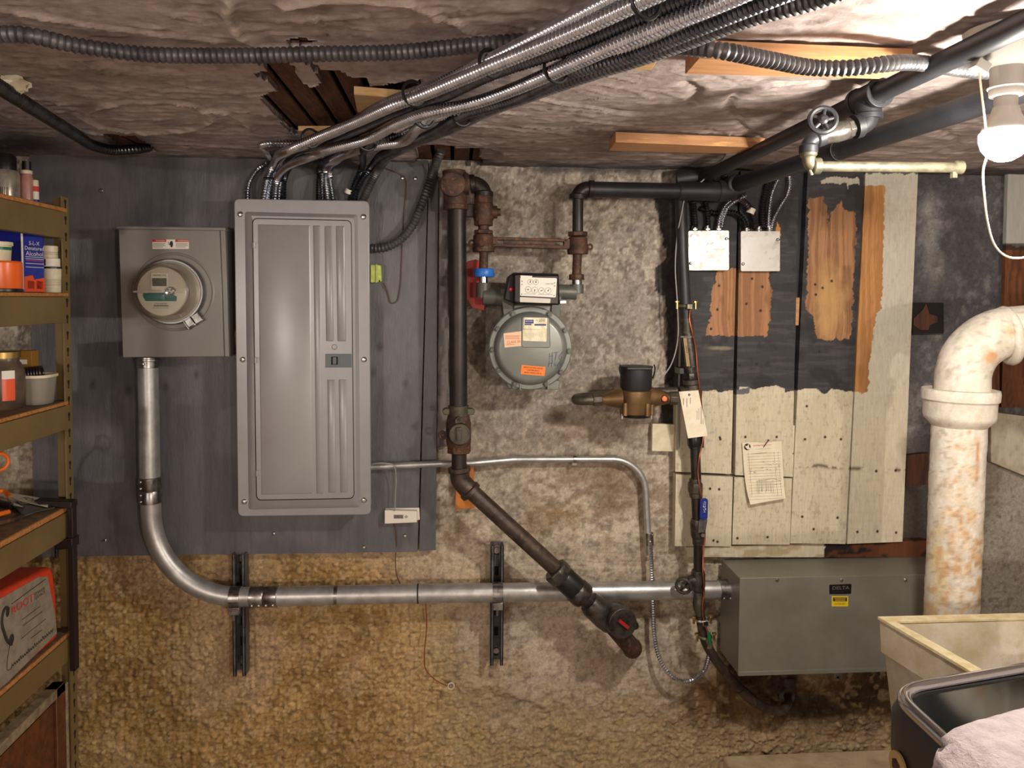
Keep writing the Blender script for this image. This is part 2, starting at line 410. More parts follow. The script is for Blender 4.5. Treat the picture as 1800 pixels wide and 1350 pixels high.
# prism whose front outline is given in photo pixels on the plane d1 in front of the wall, running back to d0
def ppx(mb, poly, d0, d1):
    F = [w(x, y, d1) for x, y in poly]; return mb.prism(F, (0, d1-d0, 0))
def rect(x0, y0, x1, y1): return [(x0, y0), (x1, y0), (x1, y1), (x0, y1)]
def rrect(poly, r, n=5):
    out = []
    for i in range(len(poly)):
        p0, p1, p2 = (Vector(poly[i-1]), Vector(poly[i]), Vector(poly[(i+1) % len(poly)]))
        a = (p0-p1).normalized(); b = (p2-p1).normalized(); cen = p1+(a+b)*r
        for q in range(n+1):
            t = PI/2*q/n; out.append(tuple(cen-b*(r*math.cos(t))-a*(r*math.sin(t))))
    return out
def plate(name, poly, d0, d1, m_, parent, bev=0., **kw): return obj(name, ppx(MB(), poly, d0, d1), m_, parent, bev=bev, **kw)
def text_mesh(body, size_h, wid=None, depth=.0003, shear=0.):
    cu = bpy.data.curves.new('t', 'FONT'); cu.body = body; cu.size = 1; cu.extrude = 0; cu.resolution_u = 2; cu.shear = shear
    to = bpy.data.objects.new('t', cu); me = bpy.data.meshes.new_from_object(to)
    v = np.array([x.co for x in me.vertices]); f = [tuple(p.vertices) for p in me.polygons]
    bpy.data.objects.remove(to); bpy.data.curves.remove(cu); bpy.data.meshes.remove(me)
    lo = v.min(0); hi = v.max(0); sc = size_h/(hi[1]-lo[1]); sx = sc if wid is None else wid/(hi[0]-lo[0])
    v = (v-(lo+hi)/2)*np.array([sx, sc, 1]); return v, f
def text(name, body, cen, h, m_, parent, wid=None, right=(1, 0, 0), up=(0, 0, 1), lift=.0004, rot=0., shear=0.):
    v, f = text_mesh(body, h, wid, shear=shear); R_ = Vector(right).normalized(); U_ = Vector(up).normalized(); N_ = R_.cross(U_)
    ca, sa = math.cos(rot), math.sin(rot); cen = Vector(cen); mb = MB()
    mb.add([cen+R_*(x*ca-y*sa)+U_*(x*sa+y*ca)+N_*lift for x, y, _ in v], f)
    return obj(name, mb, m_, parent)
def text_px(name, body, px, py, hpx, d, m_, parent, wpx=None, rot=0., **kw):
    s = k(d); return text(name, body, w(px, py, d), hpx*s, m_, parent, None if wpx is None else wpx*s, rot=rot, **kw)
def bars_px(name, bars, d, m_, parent):     # fine print: thin raised strips joined into one part
    mb = MB()
    for x0, y0, x1, y1 in bars: ppx(mb, rect(x0, y0, x1, y1), d, d+.0004)
    return obj(name, mb, m_, parent, kind='stuff')
    return obj(name, mb, m_, parent)
def screw_head(name, p, r, parent, ax=(0, -1, 0), m_=None):
    mb = MB().lathe([(r, 0), (r, r*.25), (r*.6, r*.7), (.0001, r*.8)], p, ax, 12)
    return obj(name, mb, m_ or M['screw'], parent)
# ================================================================== SETTING
def gplate(quad, d0, d1, step, colfn, dispfn=None):
    """board with a finely divided front: quad = TL,TR,BR,BL in photo pixels on the plane d1"""
    q = np.array(quad, float); W_ = [w(*p, d1) for p in quad]
    nx = max(2, int((W_[1]-W_[0]).length/step)+1); nz = max(2, int((W_[3]-W_[0]).length/step)+1)
    s = np.linspace(0, 1, nx)[None, :, None]; t = np.linspace(1, 0, nz)[:, None, None]
    A = np.array([tuple(p) for p in W_])
    P = (A[0]*(1-s)+A[1]*s)*(1-t)+(A[3]*(1-s)+A[2]*s)*t
    px, py = proj(P.reshape(-1, 3)); Cc = colfn(px, py)
    if dispfn is not None: P[..., 1] += dispfn(P[..., 0], P[..., 2], px.reshape(nz, nx), py.reshape(nz, nx))
    mb = MB().grid(nx, nz, P)
    idx = [i for i in range(nx)]+[j*nx+nx-1 for j in range(1, nz)]+[(nz-1)*nx+i for i in range(nx-2, -1, -1)]+[j*nx for j in range(nz-2, 0, -1)]
    o = len(mb.v); mb.v += [(mb.v[i][0], -d0, mb.v[i][2]) for i in idx]; n = len(idx)
    mb.f += [(idx[i], o+i, o+(i+1) % n, idx[(i+1) % n]) for i in range(n)]
    return mb, np.vstack([Cc, Cc[idx]*.9])

# ---- back wall: whitewashed block above, crumbling ochre render below
XL, XR = -1.42, 1.86
xs = np.arange(XL, XR+.004, .004); zs = np.concatenate([np.arange(0, .16, .006), np.arange(.16, .95, .0036), np.arange(.95, ZC+.02, .006)])
X, Z = np.meshgrid(xs, zs); P = np.stack([X, np.zeros_like(X), Z], -1)
px, py = proj(P.reshape(-1, 3)); px = px.reshape(X.shape); py = py.reshape(X.shape)
n1 = fbm(X*9, Z*9, 5, 1); n2 = fbm(X*30, Z*30, 4, 2); n3 = fbm(X*85, Z*85, 3, 3); n4 = fbm(X*3, Z*3, 4, 4)
lowL = sst(900, 640, px+(n1-.5)*260-(py-1000)*.35)*sst(900, 1010, py+(n1-.5)*60)      # ochre render, lower left
low = np.maximum(lowL, sst(1200, 1310, py+(n1-.5)*150+(px-900)*.03)*.85)
lower_right = sst(1150, 1230, px+(n1-.5)*80)*sst(1090, 1200, py+(n1-.5)*120)
C = np.zeros(X.shape+(3,)); C[:] = A3(176, 164, 150)
n5 = fbm(X*55, Z*55, 5, 9); n6 = fbm(X*110, Z*110, 3, 10)
C = lerp(C, A3(148, 138, 130), sst(.34, .68, n1)*.6)
C = lerp(C, A3(96, 84, 74), sst(.50, .70, n5)*.65)
C = lerp(C, A3(222, 212, 196), sst(.52, .68, n6)*.55)
C = lerp(C, A3(208, 194, 170), sst(680, 920, py+(n1-.5)*200)*.72*(1-.5*sst(.5, .7, n5)))
C = lerp(C, A3(128, 104, 78), sst(.5, .7, fbm(X*30, Z*60, 5, 8))*sst(680, 800, py)*.6)
C = lerp(C, A3(132, 122, 116), blob(px, py, 900, 560, 200, 330, .8, .7, 3, 90)*.45)
for bx, by, rx, ry, cc, a in [(985, 735, 20, 14, (70, 50, 36), .8), (1100, 860, 60, 60, (110, 84, 56), .65), (1040, 830, 90, 40, (120, 96, 70), .5),
    (955, 640, 8, 20, (90, 74, 44), .0), (1060, 750, 110, 40, (128, 108, 88), .45), (970, 910, 70, 35, (140, 106, 62), .5), (1110, 600, 40, 260, (130, 122, 122), .4),
    (900, 1010, 60, 30, (205, 192, 170), .6), (1010, 1150, 120, 80, (190, 172, 150), .6), (690, 990, 70, 30, (200, 184, 160), .7), (560, 1000, 90, 16, (205, 190, 165), .6),
    (1050, 1160, 50, 40, (140, 112, 88), .4), (810, 1120, 70, 60, (205, 190, 170), .5), (860, 1240, 60, 30, (120, 92, 52), .5), (820, 880, 30, 60, (120, 100, 84), .4)]:
    C = lerp(C, A3(*cc), blob(px, py, bx, by, rx, ry, .7, .6, int(bx) % 13, 40)*a)
wx = X+.006*(n5-.5); wz = Z+.006*(n6-.5)
d1_, v1_ = cell(wx/.013, wz/.011, 3); d2_, v2_ = cell(wx/.026+9, wz/.021, 8)
peb = np.clip(1-(d1_/.62)**2, 0, 1)*(.35+.65*v1_)*.75+np.clip(1-(d2_/.6)**2, 0, 1)*sst(.45, .8, v2_)*.6
C = lerp(C, A3(228, 212, 190), blob(px, py, 985, 1090, 230, 190, .9, .9, 6, 70)*.5*(1-.6*sst(.48, .68, n5)))
# ochre render
O = np.zeros_like(C); O[:] = A3(184, 150, 94); O = lerp(O, A3(146, 114, 66), sst(.3, .7, n1)*.8); O = lerp(O, A3(198, 170, 124), sst(.5, .74, n5)*.6)
O = lerp(O, A3(112, 78, 38), sst(.5, .7, n6)*.5); O = lerp(O, A3(196, 168, 140), sst(.48, .75, fbm(X*6, Z*6, 4, 15))*.5)
O = lerp(O, A3(206, 184, 146), sst(600, 900, px)*.45)
O = lerp(O, A3(212, 184, 140), sst(.55, .9, v1_)*.4*(d1_ < .5)); O = lerp(O, A3(92, 66, 36), sst(.5, .75, d1_)*.45)
C = C+(O-C)*low[..., None]
D_ = np.zeros_like(C); D_[:] = A3(120, 92, 60); D_ = lerp(D_, A3(74, 56, 38), sst(.3, .66, n1)); D_ = lerp(D_, A3(176, 152, 112), sst(.54, .72, n5)*.7)
C = C+(D_-C)*(lower_right*sst(1330, 1250, py+(n2-.5)*60))[..., None]
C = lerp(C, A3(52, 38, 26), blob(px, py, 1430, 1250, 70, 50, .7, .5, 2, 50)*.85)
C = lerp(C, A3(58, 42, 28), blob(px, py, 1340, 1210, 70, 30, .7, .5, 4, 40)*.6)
# dark smoky plaster right of the planks, pale concrete low on the right
rt = sst(1560, 1600, px); R_ = np.zeros_like(C); R_[:] = A3(92, 90, 94); R_ = lerp(R_, A3(140, 136, 134), sst(.48, .7, n5)*.6*sst(.35, .6, n4+.05)); R_ = lerp(R_, A3(160, 154, 148), blob(px, py, 1640, 450, 22, 160, .8, .6, 5, 30)*.6)
R_ = lerp(R_, A3(66, 64, 68), sst(.4, .7, n1)*.7)
R_ = lerp(R_, A3(172, 162, 150), sst(670, 760, py+(n1-.5)*90)*sst(1640, 1560, px)*.6+sst(700, 800, py+(n1-.5)*60)*sst(1690, 1740, px))
R_ = lerp(R_, A3(70, 62, 54), sst(810, 870, py+(n1-.5)*50)*sst(1640, 1615, px)*.9)
C = C+(R_-C)*rt[..., None]
# black paint behind the water pipe
C = lerp(C, A3(44, 43, 46), jpoly(px, py, [(1150, 340), (1210, 340), (1200, 775), (1152, 790), (1176, 640), (1172, 520), (1152, 515), (1155, 470), (1176, 455)], 5, 14, 3)*.92)
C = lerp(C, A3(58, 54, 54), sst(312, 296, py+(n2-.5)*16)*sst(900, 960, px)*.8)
C = lerp(C, A3(86, 78, 72), sst(.6, .72, n3)*.35)
# relief
rough = np.clip(low*.9+lower_right*.6, 0, 1)*sst(.28, .6, fbm(X*5, Z*5, 3, 21)+.22*sst(1060, 1180, py))
Y = .006*n1+.0035*(n2-.5)-rough*(.0115*peb-.005+.010*(n2-.5)+.012*(fbm(X*14, Z*14, 3, 30)-.5))-(1-rough)*.0016*sst(.4, .7, n6)
for gy in (775, 885, 600, 990): Y += .0022*np.exp(-((py-gy-3*(n1-.5)*8)/1.7)**2)*(px > 765)*(px < 1190)
for gx, g0, g1 in ((1070, 775, 885), (900, 600, 775)): Y += .0018*np.exp(-((px-gx)/1.7)**2)*(py > g0)*(py < g1)
Y += .018*blob(px, py, 1430, 1250, 60, 45, .9, .3, 2, 50)
ledge = np.exp(-((py-(1215+.10*(px-800)+26*(n1-.5)*2))/9)**2)*sst(790, 830, px)*sst(1000, 940, px); Y -= .008*ledge
Y -= .004*sst(-.02, .03, (1215+.12*(px-790)+60*(n1-.5)-py)/300)*(px > 780)*(px < 1180)*(py > 1000)
P[..., 1] = np.maximum(Y, -.024)+.014
mb = MB().grid(len(xs), len(zs), P)
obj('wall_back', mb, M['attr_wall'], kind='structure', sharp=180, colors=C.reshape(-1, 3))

# ---- room shell
def slab(name, a, b, m_): return obj(name, MB().box(a, b), m_, kind='structure')
slab('floor', (-1.6, -4.9, -.1), (2.0, .03, 0), M['floorm'])
slab('wall_left', (-1.55, -4.85, 0), (-1.425, .02, ZC+.2), M['roomwall'])
slab('wall_right', (1.85, -4.85, 0), (1.97, .02, ZC+.2), M['roomwall'])
slab('wall_front', (-1.6, -4.95, 0), (2.0, -4.85, ZC+.2), M['roomwall'])

# ---- ceiling: troweled plaster on lath, broken open in places
cx_ = np.arange(-1.42, 1.851, .0065); cy_ = np.arange(.016, -1.50, -.0065)
X, Yc = np.meshgrid(cx_, cy_); P = np.stack([X, Yc, np.full_like(X, ZC)], -1)
px, py = proj(P.reshape(-1, 3)); px = px.reshape(X.shape); py = py.reshape(X.shape)
q1 = fbm(X*3, Yc*7, 4, 41); q2 = fbm(X*14, Yc*22, 4, 42); q3 = fbm(X*60, Yc*60, 3, 43)
q4 = fbm(X*26+q1*4, Yc*70, 4, 44)
H = .0045*(q1-.5)+.0022*(q2-.5)+.0018*(q3-.5)-.0018*sst(.52, .75, q4)
rg = 1-np.abs(2*fbm(X*3+q2*.9, Yc*8, 4, 47)-1); H -= .0022*sst(.90, 1., rg)
def ridge(pts, wd_, ht):
    global H
    pp = [c(*p) for p in pts]; dm = np.full(X.shape, 9.)
    jx = X+.010*(fbm(X*25, Yc*25, 3, 51)-.5); jy = Yc+.010*(fbm(X*25, Yc*25, 3, 52)-.5)
    for a, b in zip(pp[:-1], pp[1:]):
        ax, ay, bx, by = a.x, a.y, b.x-a.x, b.y-a.y
        t = np.clip(((jx-ax)*bx+(jy-ay)*by)/(bx*bx+by*by+1e-12), 0, 1); dm = np.minimum(dm, np.hypot(jx-ax-t*bx, jy-ay-t*by))
    H -= ht*np.exp(-(dm/wd_)**2)*(.6+.8*q2)
ell = lambda cx0, cy0, rx, ry, a0=0, a1=360: [(cx0+rx*math.cos(math.radians(a)), cy0+ry*math.sin(math.radians(a))) for a in np.linspace(a0, a1, 24)]
ridge(ell(262, 207, 112, 27), .006, .006); ridge([(400, 0), (398, 28), (420, 62), (455, 84), (520, 88)], .008, .009)
ridge([(0, 20), (60, 30), (180, 52), (330, 68), (420, 78)], .006, .005); ridge([(500, 14), (560, 4), (640, 2), (720, 6), (800, 40), (830, 60)], .007, .007)
ridge([(460, 235), (400, 200), (330, 190)], .005, .005); ridge([(300, 150), (420, 165), (480, 160)], .005, .004)
ridge(ell(1130, 170, 96, 34, -40, 130), .010, -.008); ridge(ell(1420, 190, 140, 42, 150, 330), .008, -.008); ridge([(1360, 160), (1450, 150), (1560, 130), (1680, 118)], .006, -.006)
ridge([(930, 172), (1000, 186), (1090, 200)], .005, .005); ridge([(1020, 212), (1110, 222)], .005, .004); ridge([(740, 215), (830, 222), (960, 235)], .005, .004)
ridge([(560, 30), (580, 70)], .004, -.004); ridge([(605, 40), (615, 65)], .004, -.004); ridge([(1290, 215), (1330, 240), (1350, 262)], .006, -.006)
ridge(ell(1600, 250, 80, 22, 180, 400), .007, -.006); ridge([(0, 200), (110, 225), (250, 250), (430, 262)], .006, .005)
ridge([(800, 150), (880, 120), (940, 85)], .012, .008); ridge([(1000, 60), (990, 20), (1010, -20)], .006, .005)
for _ in range(70):
    x0, y0 = random.uniform(-20, 1750), random.uniform(0, 255); ln = random.uniform(30, 130); sl = random.uniform(-.12, .3)
    ridge([(x0, y0), (x0+ln*.5, y0+ln*.5*sl+random.uniform(-6, 6)), (x0+ln, y0+ln*sl)], .0028, random.choice((.0048, .004, .0032, -.003)))
P[..., 2] += H+.003
C = np.zeros(X.shape+(3,)); C[:] = A3(186, 170, 166); C = lerp(C, A3(158, 143, 139), sst(.36, .68, q1)*.6); C = lerp(C, A3(208, 194, 188), sst(.5, .72, q4)*.5); C = lerp(C, A3(130, 116, 112), sst(.52, .74, q3)*.45)
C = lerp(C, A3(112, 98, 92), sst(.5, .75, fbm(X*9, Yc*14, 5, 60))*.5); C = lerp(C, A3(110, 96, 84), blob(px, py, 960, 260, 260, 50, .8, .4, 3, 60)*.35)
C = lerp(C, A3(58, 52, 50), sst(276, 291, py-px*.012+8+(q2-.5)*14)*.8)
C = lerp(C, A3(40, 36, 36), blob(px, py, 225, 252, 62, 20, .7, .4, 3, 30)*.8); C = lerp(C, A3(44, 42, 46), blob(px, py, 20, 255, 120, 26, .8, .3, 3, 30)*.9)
C = lerp(C, A3(224, 212, 200), sst(.0045, .0085, -H)*.6)  # highlight along the plaster ridges painted into the colour
holes = [([(447, 106), (500, 101), (540, 108), (560, 124), (600, 128), (612, 137), (642, 141), (646, 158), (690, 151), (733, 140), (728, 160), (700, 186), (640, 214), (602, 232), (520, 236), (508, 230), (459, 171), (492, 162), (476, 147), (447, 132), (478, 128)], 4),
         ([(505, 76), (532, 72), (566, 82), (556, 88), (510, 84)], 3), ([(452, 84), (468, 86), (460, 92), (450, 90)], 2),
         ([(736, 262), (770, 255), (812, 262), (846, 261), (840, 276), (850, 284), (838, 292), (736, 294)], 4),
         ([(180, 238), (232, 240), (262, 256), (272, 268), (236, 270), (205, 256)], 4), ([(1640, 112), (1690, 104), (1745, 84), (1790, 96), (1740, 122), (1680, 128)], 4), ([(685, 150), (740, 140), (735, 165), (660, 170)], 3), ([(830, 70), (842, 64), (846, 80), (832, 86)], 3)]
hm = np.zeros(X.shape, bool); keep = jpoly(px, py, [(503, 104), (540, 113), (560, 128), (566, 150), (548, 158), (533, 150), (520, 132)], 3, 9, 4) > .5
for pl, a in holes: hm |= jpoly(px, py, pl, a, 10, 7) > .5
hm &= ~keep
nx, ny = len(cx_), len(cy_); fm = ~(hm[:-1, :-1] | hm[1:, :-1] | hm[:-1, 1:] | hm[1:, 1:])
mb = MB(); mb.v = [tuple(p) for p in P.reshape(-1, 3)]
jj, ii = np.nonzero(fm); mb.f = [(int(j*nx+i), int(j*nx+i+1), int((j+1)*nx+i+1), int((j+1)*nx+i)) for j, i in zip(jj, ii)]
# broken plaster edge gets its thickness
cols = [C.reshape(-1, 3)]; extra = []; emap = {}
def up(i):
    if i not in emap:
        emap[i] = nx*ny+len(extra); p = mb.v[i]; extra.append((p[0], p[1], ZC+.013)); cols.append(cols[0][i:i+1]*.75)
    return emap[i]
for j, i in zip(*np.nonzero(~fm)):
    for (dj, di, a, b) in ((-1, 0, (j, i), (j, i+1)), (1, 0, (j+1, i), (j+1, i+1)), (0, -1, (j, i), (j+1, i)), (0, 1, (j, i+1), (j+1, i+1))):
        J, I = j+dj, i+di
        if 0 <= J < ny-1 and 0 <= I < nx-1 and fm[J, I]:
            ia, ib = int(a[0]*nx+a[1]), int(b[0]*nx+b[1]); mb.f.append((ia, ib, up(ib), up(ia)))
mb.v += extra
o0 = len(mb.v); yb = cy_[-1]
mb.v += [(-1.42, yb, ZC+.003), (1.85, yb, ZC+.003), (1.85, -4.85, ZC+.003), (-1.42, -4.85, ZC+.003)]; mb.f.append((o0, o0+1, o0+2, o0+3))
cols.append(np.tile(A3(150, 135, 128), (4, 1)))
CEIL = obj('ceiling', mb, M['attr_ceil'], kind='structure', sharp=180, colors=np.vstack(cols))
slab('trim_1', (-1.5, -2.2, ZC+.06), (1.9, .06, ZC+.09), M['subfloor']); slab('gap_blocker', (-1.5, .034, ZC-.15), (1.9, .06, ZC+.06), M['subfloor'])      # dark floor boards above the lath; added slab hides the background behind wall
x = -.52
while x < .16:
    obj('lath', MB().box((x, -1.5, ZC+.0145), (x+.042, -.004, ZC+.023)), M['lath'], CEIL, bev=.0015, seg=1); x += .0515
for x in np.arange(-1.02, -.62, .0515): obj('lath', MB().box((x, -.6, ZC+.0145), (x+.042, -.004, ZC+.023)), M['lath'], CEIL, bev=.0015, seg=1)
for x in np.arange(.62, .95, .0515): obj('lath', MB().box((x, -1.4, ZC+.0145), (x+.042, -.6, ZC+.023)), M['lath'], CEIL, bev=.0015, seg=1)
lp = c(20, 148, .012)
mb = MB().sphere(lp, .03, 14, 10, (1.0, .55, .5))
rr = random.Random(3); mb.v = [tuple(Vector(p)+Vector((rr.uniform(-.006, .006), rr.uniform(-.006, .006), rr.uniform(-.006, .006)))) for p in mb.v]
obj('plaster_wad', mb, M['softwhite'], None, 'pale lump of patching plaster stuck on ceiling above shelf', 'plaster')

# ---- grey painted backboard of plywood
def plycol(px, py):
    C = np.zeros((len(px), 3)); C[:] = A3(92, 92, 96); a = fbm(px/9, py/90, 4, 71); b = fbm(px/60, py/60, 4, 72)
    C = lerp(C, A3(78, 77, 81), sst(.45, .65, a)*.6); C = lerp(C, A3(112, 108, 110), sst(.5, .66, b)*.5)
    for kx, ky in ((163, 676), (226, 686), (657, 655), (713, 675), (668, 610), (292, 680), (345, 660)):
        C = lerp(C, A3(58, 52, 50), blob(px, py, kx, ky, 7, 11, .8, .2, 1, 10)*.8)
    return C
def ripple(Xw, Zw, px, py): return .0012*(fbm(Xw*4, Zw*4, 3, 75)-.5)+.0016*(fbm(Xw*55, Zw*30, 3, 77)-.5)*sst(640, 680, px)
bb = thing('plywood_backboard', 'dark grey painted plywood backboard behind the breaker panel', 'backboard', w(420, 970, .0))
mb, cc = gplate([(52, 262), (753, 282), (734, 970), (60, 979)], .0, .018, .006, plycol, ripple); mb_main = obj('board', mb, M['attr_ply'], bb, colors=cc, sharp=60)
mb, cc = gplate([(755, 282), (770, 292), (766, 967), (737, 969)], .0, .0172, .006, plycol, ripple); obj('board', mb, M['attr_ply'], bb, colors=cc, sharp=60)
for sx, sy in ((482, 938), (640, 962), (708, 313), (730, 314), (712, 942), (178, 335), (184, 950)): screw_head('screw', w(sx, sy, .018), .006, bb)
# strip of old plaster-covered wood between board and gas riser
def stripcol(px, py):
    C = np.zeros((len(px), 3)); C[:] = A3(126, 116, 112); return lerp(C, A3(92, 86, 84), sst(.45, .6, fbm(px/6, py/25, 4, 81)))
mb, cc = gplate([(773, 330), (786, 330), (789, 785), (768, 785)], .0, .010, .005, stripcol); obj('wall_batten', mb, M['attr_plank'], None, 'narrow grey wall batten left of the iron gas riser', 'batten', colors=cc)

# ---- old painted planks on the right
CREAM, CHAR = A3(206, 196, 172), A3(56, 55, 58)
def wood(px, py, base, dark, s):
    g = fbm(px/2.6+fbm(px/50, py/110, 3, s)*9, py/260, 4, s+1); C = np.zeros((len(px), 3)); C[:] = A3(*base)
    C = lerp(C, A3(*dark), sst(.36, .66, g)*.75); return lerp(C, A3(*[v*.8 for v in dark]), sst(.55, .72, fbm(px/18, py/60, 3, s+4))*.5)
def plankcol(px, py):
    C = np.zeros((len(px), 3)); C[:] = CHAR; n = fbm(px/40, py/5, 4, 90)
    C = lerp(C, A3(74, 72, 74), sst(.5, .66, n)*.6); C = lerp(C, A3(40, 38, 40), sst(.5, .62, fbm(px/30, py/30, 4, 91))*.7)
    C = lerp(C, A3(150, 140, 118), blob(px, py, 1268, 612, 26, 4, .6, .4, 3, 12)*.6)
    yb = 687+14*(fbm(px/14, py*0, 3, 92)-.5)-6*(px > 1300)*(px < 1380)
    cream = lerp(np.tile(CREAM, (len(px), 1)), A3(188, 176, 148), sst(.4, .7, fbm(px/30, py/90, 4, 93))*.35)
    cream = lerp(cream, A3(120, 104, 82), sst(.6, .74, fbm(px/4, py/7, 4, 94))*.3)
    C = np.where((py > yb)[:, None], cream, C)
    C = lerp(C, A3(96, 96, 104), jpoly(px, py, [(1293, 685), (1318, 680), (1316, 692), (1294, 694)], 3, 6, 3))
    bare = jpoly(px, py, [(1262, 476), (1250, 510), (1249, 555), (1240, 590), (1290, 592), (1330, 591), (1350, 588), (1356, 540), (1358, 512), (1352, 500), (1354, 470), (1262, 474)], 5, 8, 5)
    C = C*(1-bare[:, None])+wood(px, py, (170, 122, 84), (132, 90, 60), 95)*bare[:, None]
    tear = jpoly(px, py, [(1363, 410), (1366, 390), (1371, 400), (1373, 415)], 1, 6, 3); C = lerp(C, A3(196, 130, 66), tear)
    # third plank: stripped patch with ragged top
    b3 = jpoly(px, py, [(1421, 350), (1432, 344), (1448, 346), (1454, 366), (1455, 400), (1458, 376), (1478, 352), (1484, 372), (1506, 375), (1502, 470), (1498, 560), (1494, 596), (1434, 597), (1432, 560), (1418, 545), (1420, 440)], 5, 8, 6)
    wd3 = lerp(wood(px, py, (166, 122, 86), (126, 88, 60), 97), A3(196, 158, 100), blob(px, py, 1455, 530, 34, 70, .8, .5, 4, 20)*.6)
    C = C*(1-b3[:, None])+wd3*b3[:, None]
    C = lerp(C, A3(190, 184, 168), jpoly(px, py, [(1440, 316), (1470, 310), (1512, 314), (1510, 324), (1494, 325), (1492, 332), (1488, 323), (1446, 322)], 4, 6, 8)*.85)
    # fourth plank: pale paint with raw strip
    g4 = lerp(np.tile(A3(196, 190, 176), (len(px), 1)), CREAM, sst(520, 800, py)); g4 = lerp(g4, A3(160, 150, 134), sst(.6, .74, fbm(px/5, py/9, 4, 99))*.25)
    r4 = jpoly(px, py, [(1500, 326), (1556, 326), (1553, 470), (1548, 540), (1540, 556), (1536, 580), (1528, 640), (1526, 690), (1500, 690)], 4, 8, 9)
    g4 = g4*(1-r4[:, None])+wood(px, py, (188, 136, 86), (166, 114, 66), 100)*r4[:, None]
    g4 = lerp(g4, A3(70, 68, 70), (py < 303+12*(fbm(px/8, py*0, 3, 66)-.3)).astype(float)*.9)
    e = px > (1519-(py-305)*.045)
    C = np.where(e[:, None], g4, C)
    # scuffs, nail holes
    C = lerp(C, A3(96, 82, 66), np.exp(-((py-818-.05*(px-1400)-6*(fbm(px/20, py*0, 3, 3)-.5))/3.2)**2)*(px > 1395)*(px < 1600)*sst(.4, .6, fbm(px/9, py/9, 3, 12))*.9)
    for hx, hy in ((1265, 769), (1266, 772), (1310, 768), (1365, 768), (1418, 714), (1415, 772), (1450, 768), (1478, 772), (1430, 930), (1410, 908), (1472, 910), (1507, 935), (1542, 934), (1575, 936), (1254, 950), (1261, 952), (1296, 946), (1349, 944), (1264, 860), (1248, 859), (1540, 828), (1574, 827), (1330, 640), (1300, 642), (1440, 618),
                   (1264, 502), (1261, 544), (1250, 578), (1312, 534), (1340, 504), (1337, 546), (1322, 490), (1462, 494), (1434, 518), (1446, 506), (1433, 500)):
        C = lerp(C, A3(34, 26, 22), blob(px, py, hx, hy, 2.6, 2.8, .4, .1, 1, 10))
    return C
def plankrel(Xw, Zw, px, py): return .0012*(fbm(px/40, py/5, 3, 90)-.5)-.0008*(py > 690)
pk = thing('plank_panel', 'panel of old vertical planks half charcoal half cream right of water pipe', 'plank panel', w(1400, 960, .02))
for q in ([(1193, 300), (1298, 300), (1285, 833), (1187, 829)], [(1188, 834), (1288, 838), (1285, 960), (1186, 960)], [(1302, 300), (1405, 300), (1392, 838), (1292, 835)], [(1291, 839), (1392, 841), (1388, 957), (1287, 957)],
          [(1420, 302), (1519, 302), (1486, 956), (1389, 955)], [(1522, 298), (1614, 298), (1586, 952), (1489, 956)]):
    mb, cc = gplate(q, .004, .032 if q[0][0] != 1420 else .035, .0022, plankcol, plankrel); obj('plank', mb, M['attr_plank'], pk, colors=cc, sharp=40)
plate('backing_strip', [(1396, 302), (1420, 302), (1402, 748), (1388, 748)], .0, .008, M['darkpipe'], pk)
plate('wood_chip', [(1390, 523), (1406, 523), (1404, 572), (1388, 572)], .008, .03, M['lumber'], pk, bev=.001)
plate('cleat', [(1388, 585), (1394, 582), (1388, 738), (1384, 738)], .008, .03, M['olive'], pk)
plate('cleat', [(1385, 748), (1403, 748), (1400, 796), (1384, 796)], .004, .028, M['softwhite'], pk)
plate('cleat', [(1384, 799), (1400, 799), (1398, 838), (1384, 838)], .004, .03, M['softwhite'], pk)
def ledgecol(px, py):
    cr = lerp(np.tile(CREAM, (len(px), 1)), A3(180, 164, 134), sst(.45, .65, fbm(px/20, py/8, 3, 110)))
    br = lerp(np.tile(A3(96, 56, 32), (len(px), 1)), A3(34, 28, 30), sst(.46, .56, fbm(px/26, py/12, 4, 111)))
    return np.where((px+10*(fbm(px*0, py/5, 3, 3)-.5) > 1450)[:, None], br, cr)
mb, cc = gplate([(1207, 962), (1632, 950), (1632, 980), (1207, 979)], .0, .022, .004, ledgecol); obj('ledger_board', mb, M['attr_plank'], pk, colors=cc)
# ---- boards and scraps at the far right
rb = thing('corner_boards', 'weathered boards on the wall beneath the light bulb', 'board', w(1790, 850, .0))
def cornercol(px, py):
    C = np.tile(A3(176, 172, 166), (len(px), 1)); br = wood(px, py, (120, 74, 44), (78, 46, 28), 120)
    C = np.where((py > 432+8*(fbm(px/10, py*0, 3, 8)-.5))[:, None], br, C); C = lerp(C, A3(40, 34, 34), (np.abs(py-434) < 6).astype(float)*.8)
    lo = lerp(np.tile(A3(196, 186, 166), (len(px), 1)), A3(160, 148, 128), sst(.45, .75, fbm(px/12, py/12, 5, 7))*.6); return np.where((py > 722+6*(fbm(px/10, py*0, 3, 9)-.5))[:, None], lo, C)
for q in ([(1772, 300), (1830, 300), (1830, 716), (1760, 716)], [(1742, 640), (1757, 640), (1757, 722), (1736, 720)], [(1742, 724), (1835, 736), (1835, 850), (1742, 812)]):
    mb, cc = gplate(q, .0, .014, .004, cornercol); obj('board', mb, M['attr_plank'], rb, colors=cc)
ns = thing('wall_niche', 'torn wood in a small square opening of smoky plaster right of planks', 'wood scrap', w(1632, 585, .0))
plate('niche_dark', rect(1604, 532, 1659, 586), .0, .006, M['dark'], ns)  # flat black plate stands for the shaded depth of the opening
plate('wood', [(1606, 560), (1622, 545), (1628, 534), (1634, 552), (1648, 556), (1648, 566), (1634, 572), (1632, 580), (1618, 580), (1606, 572)], .006, .009, M['oldwood'], ns)
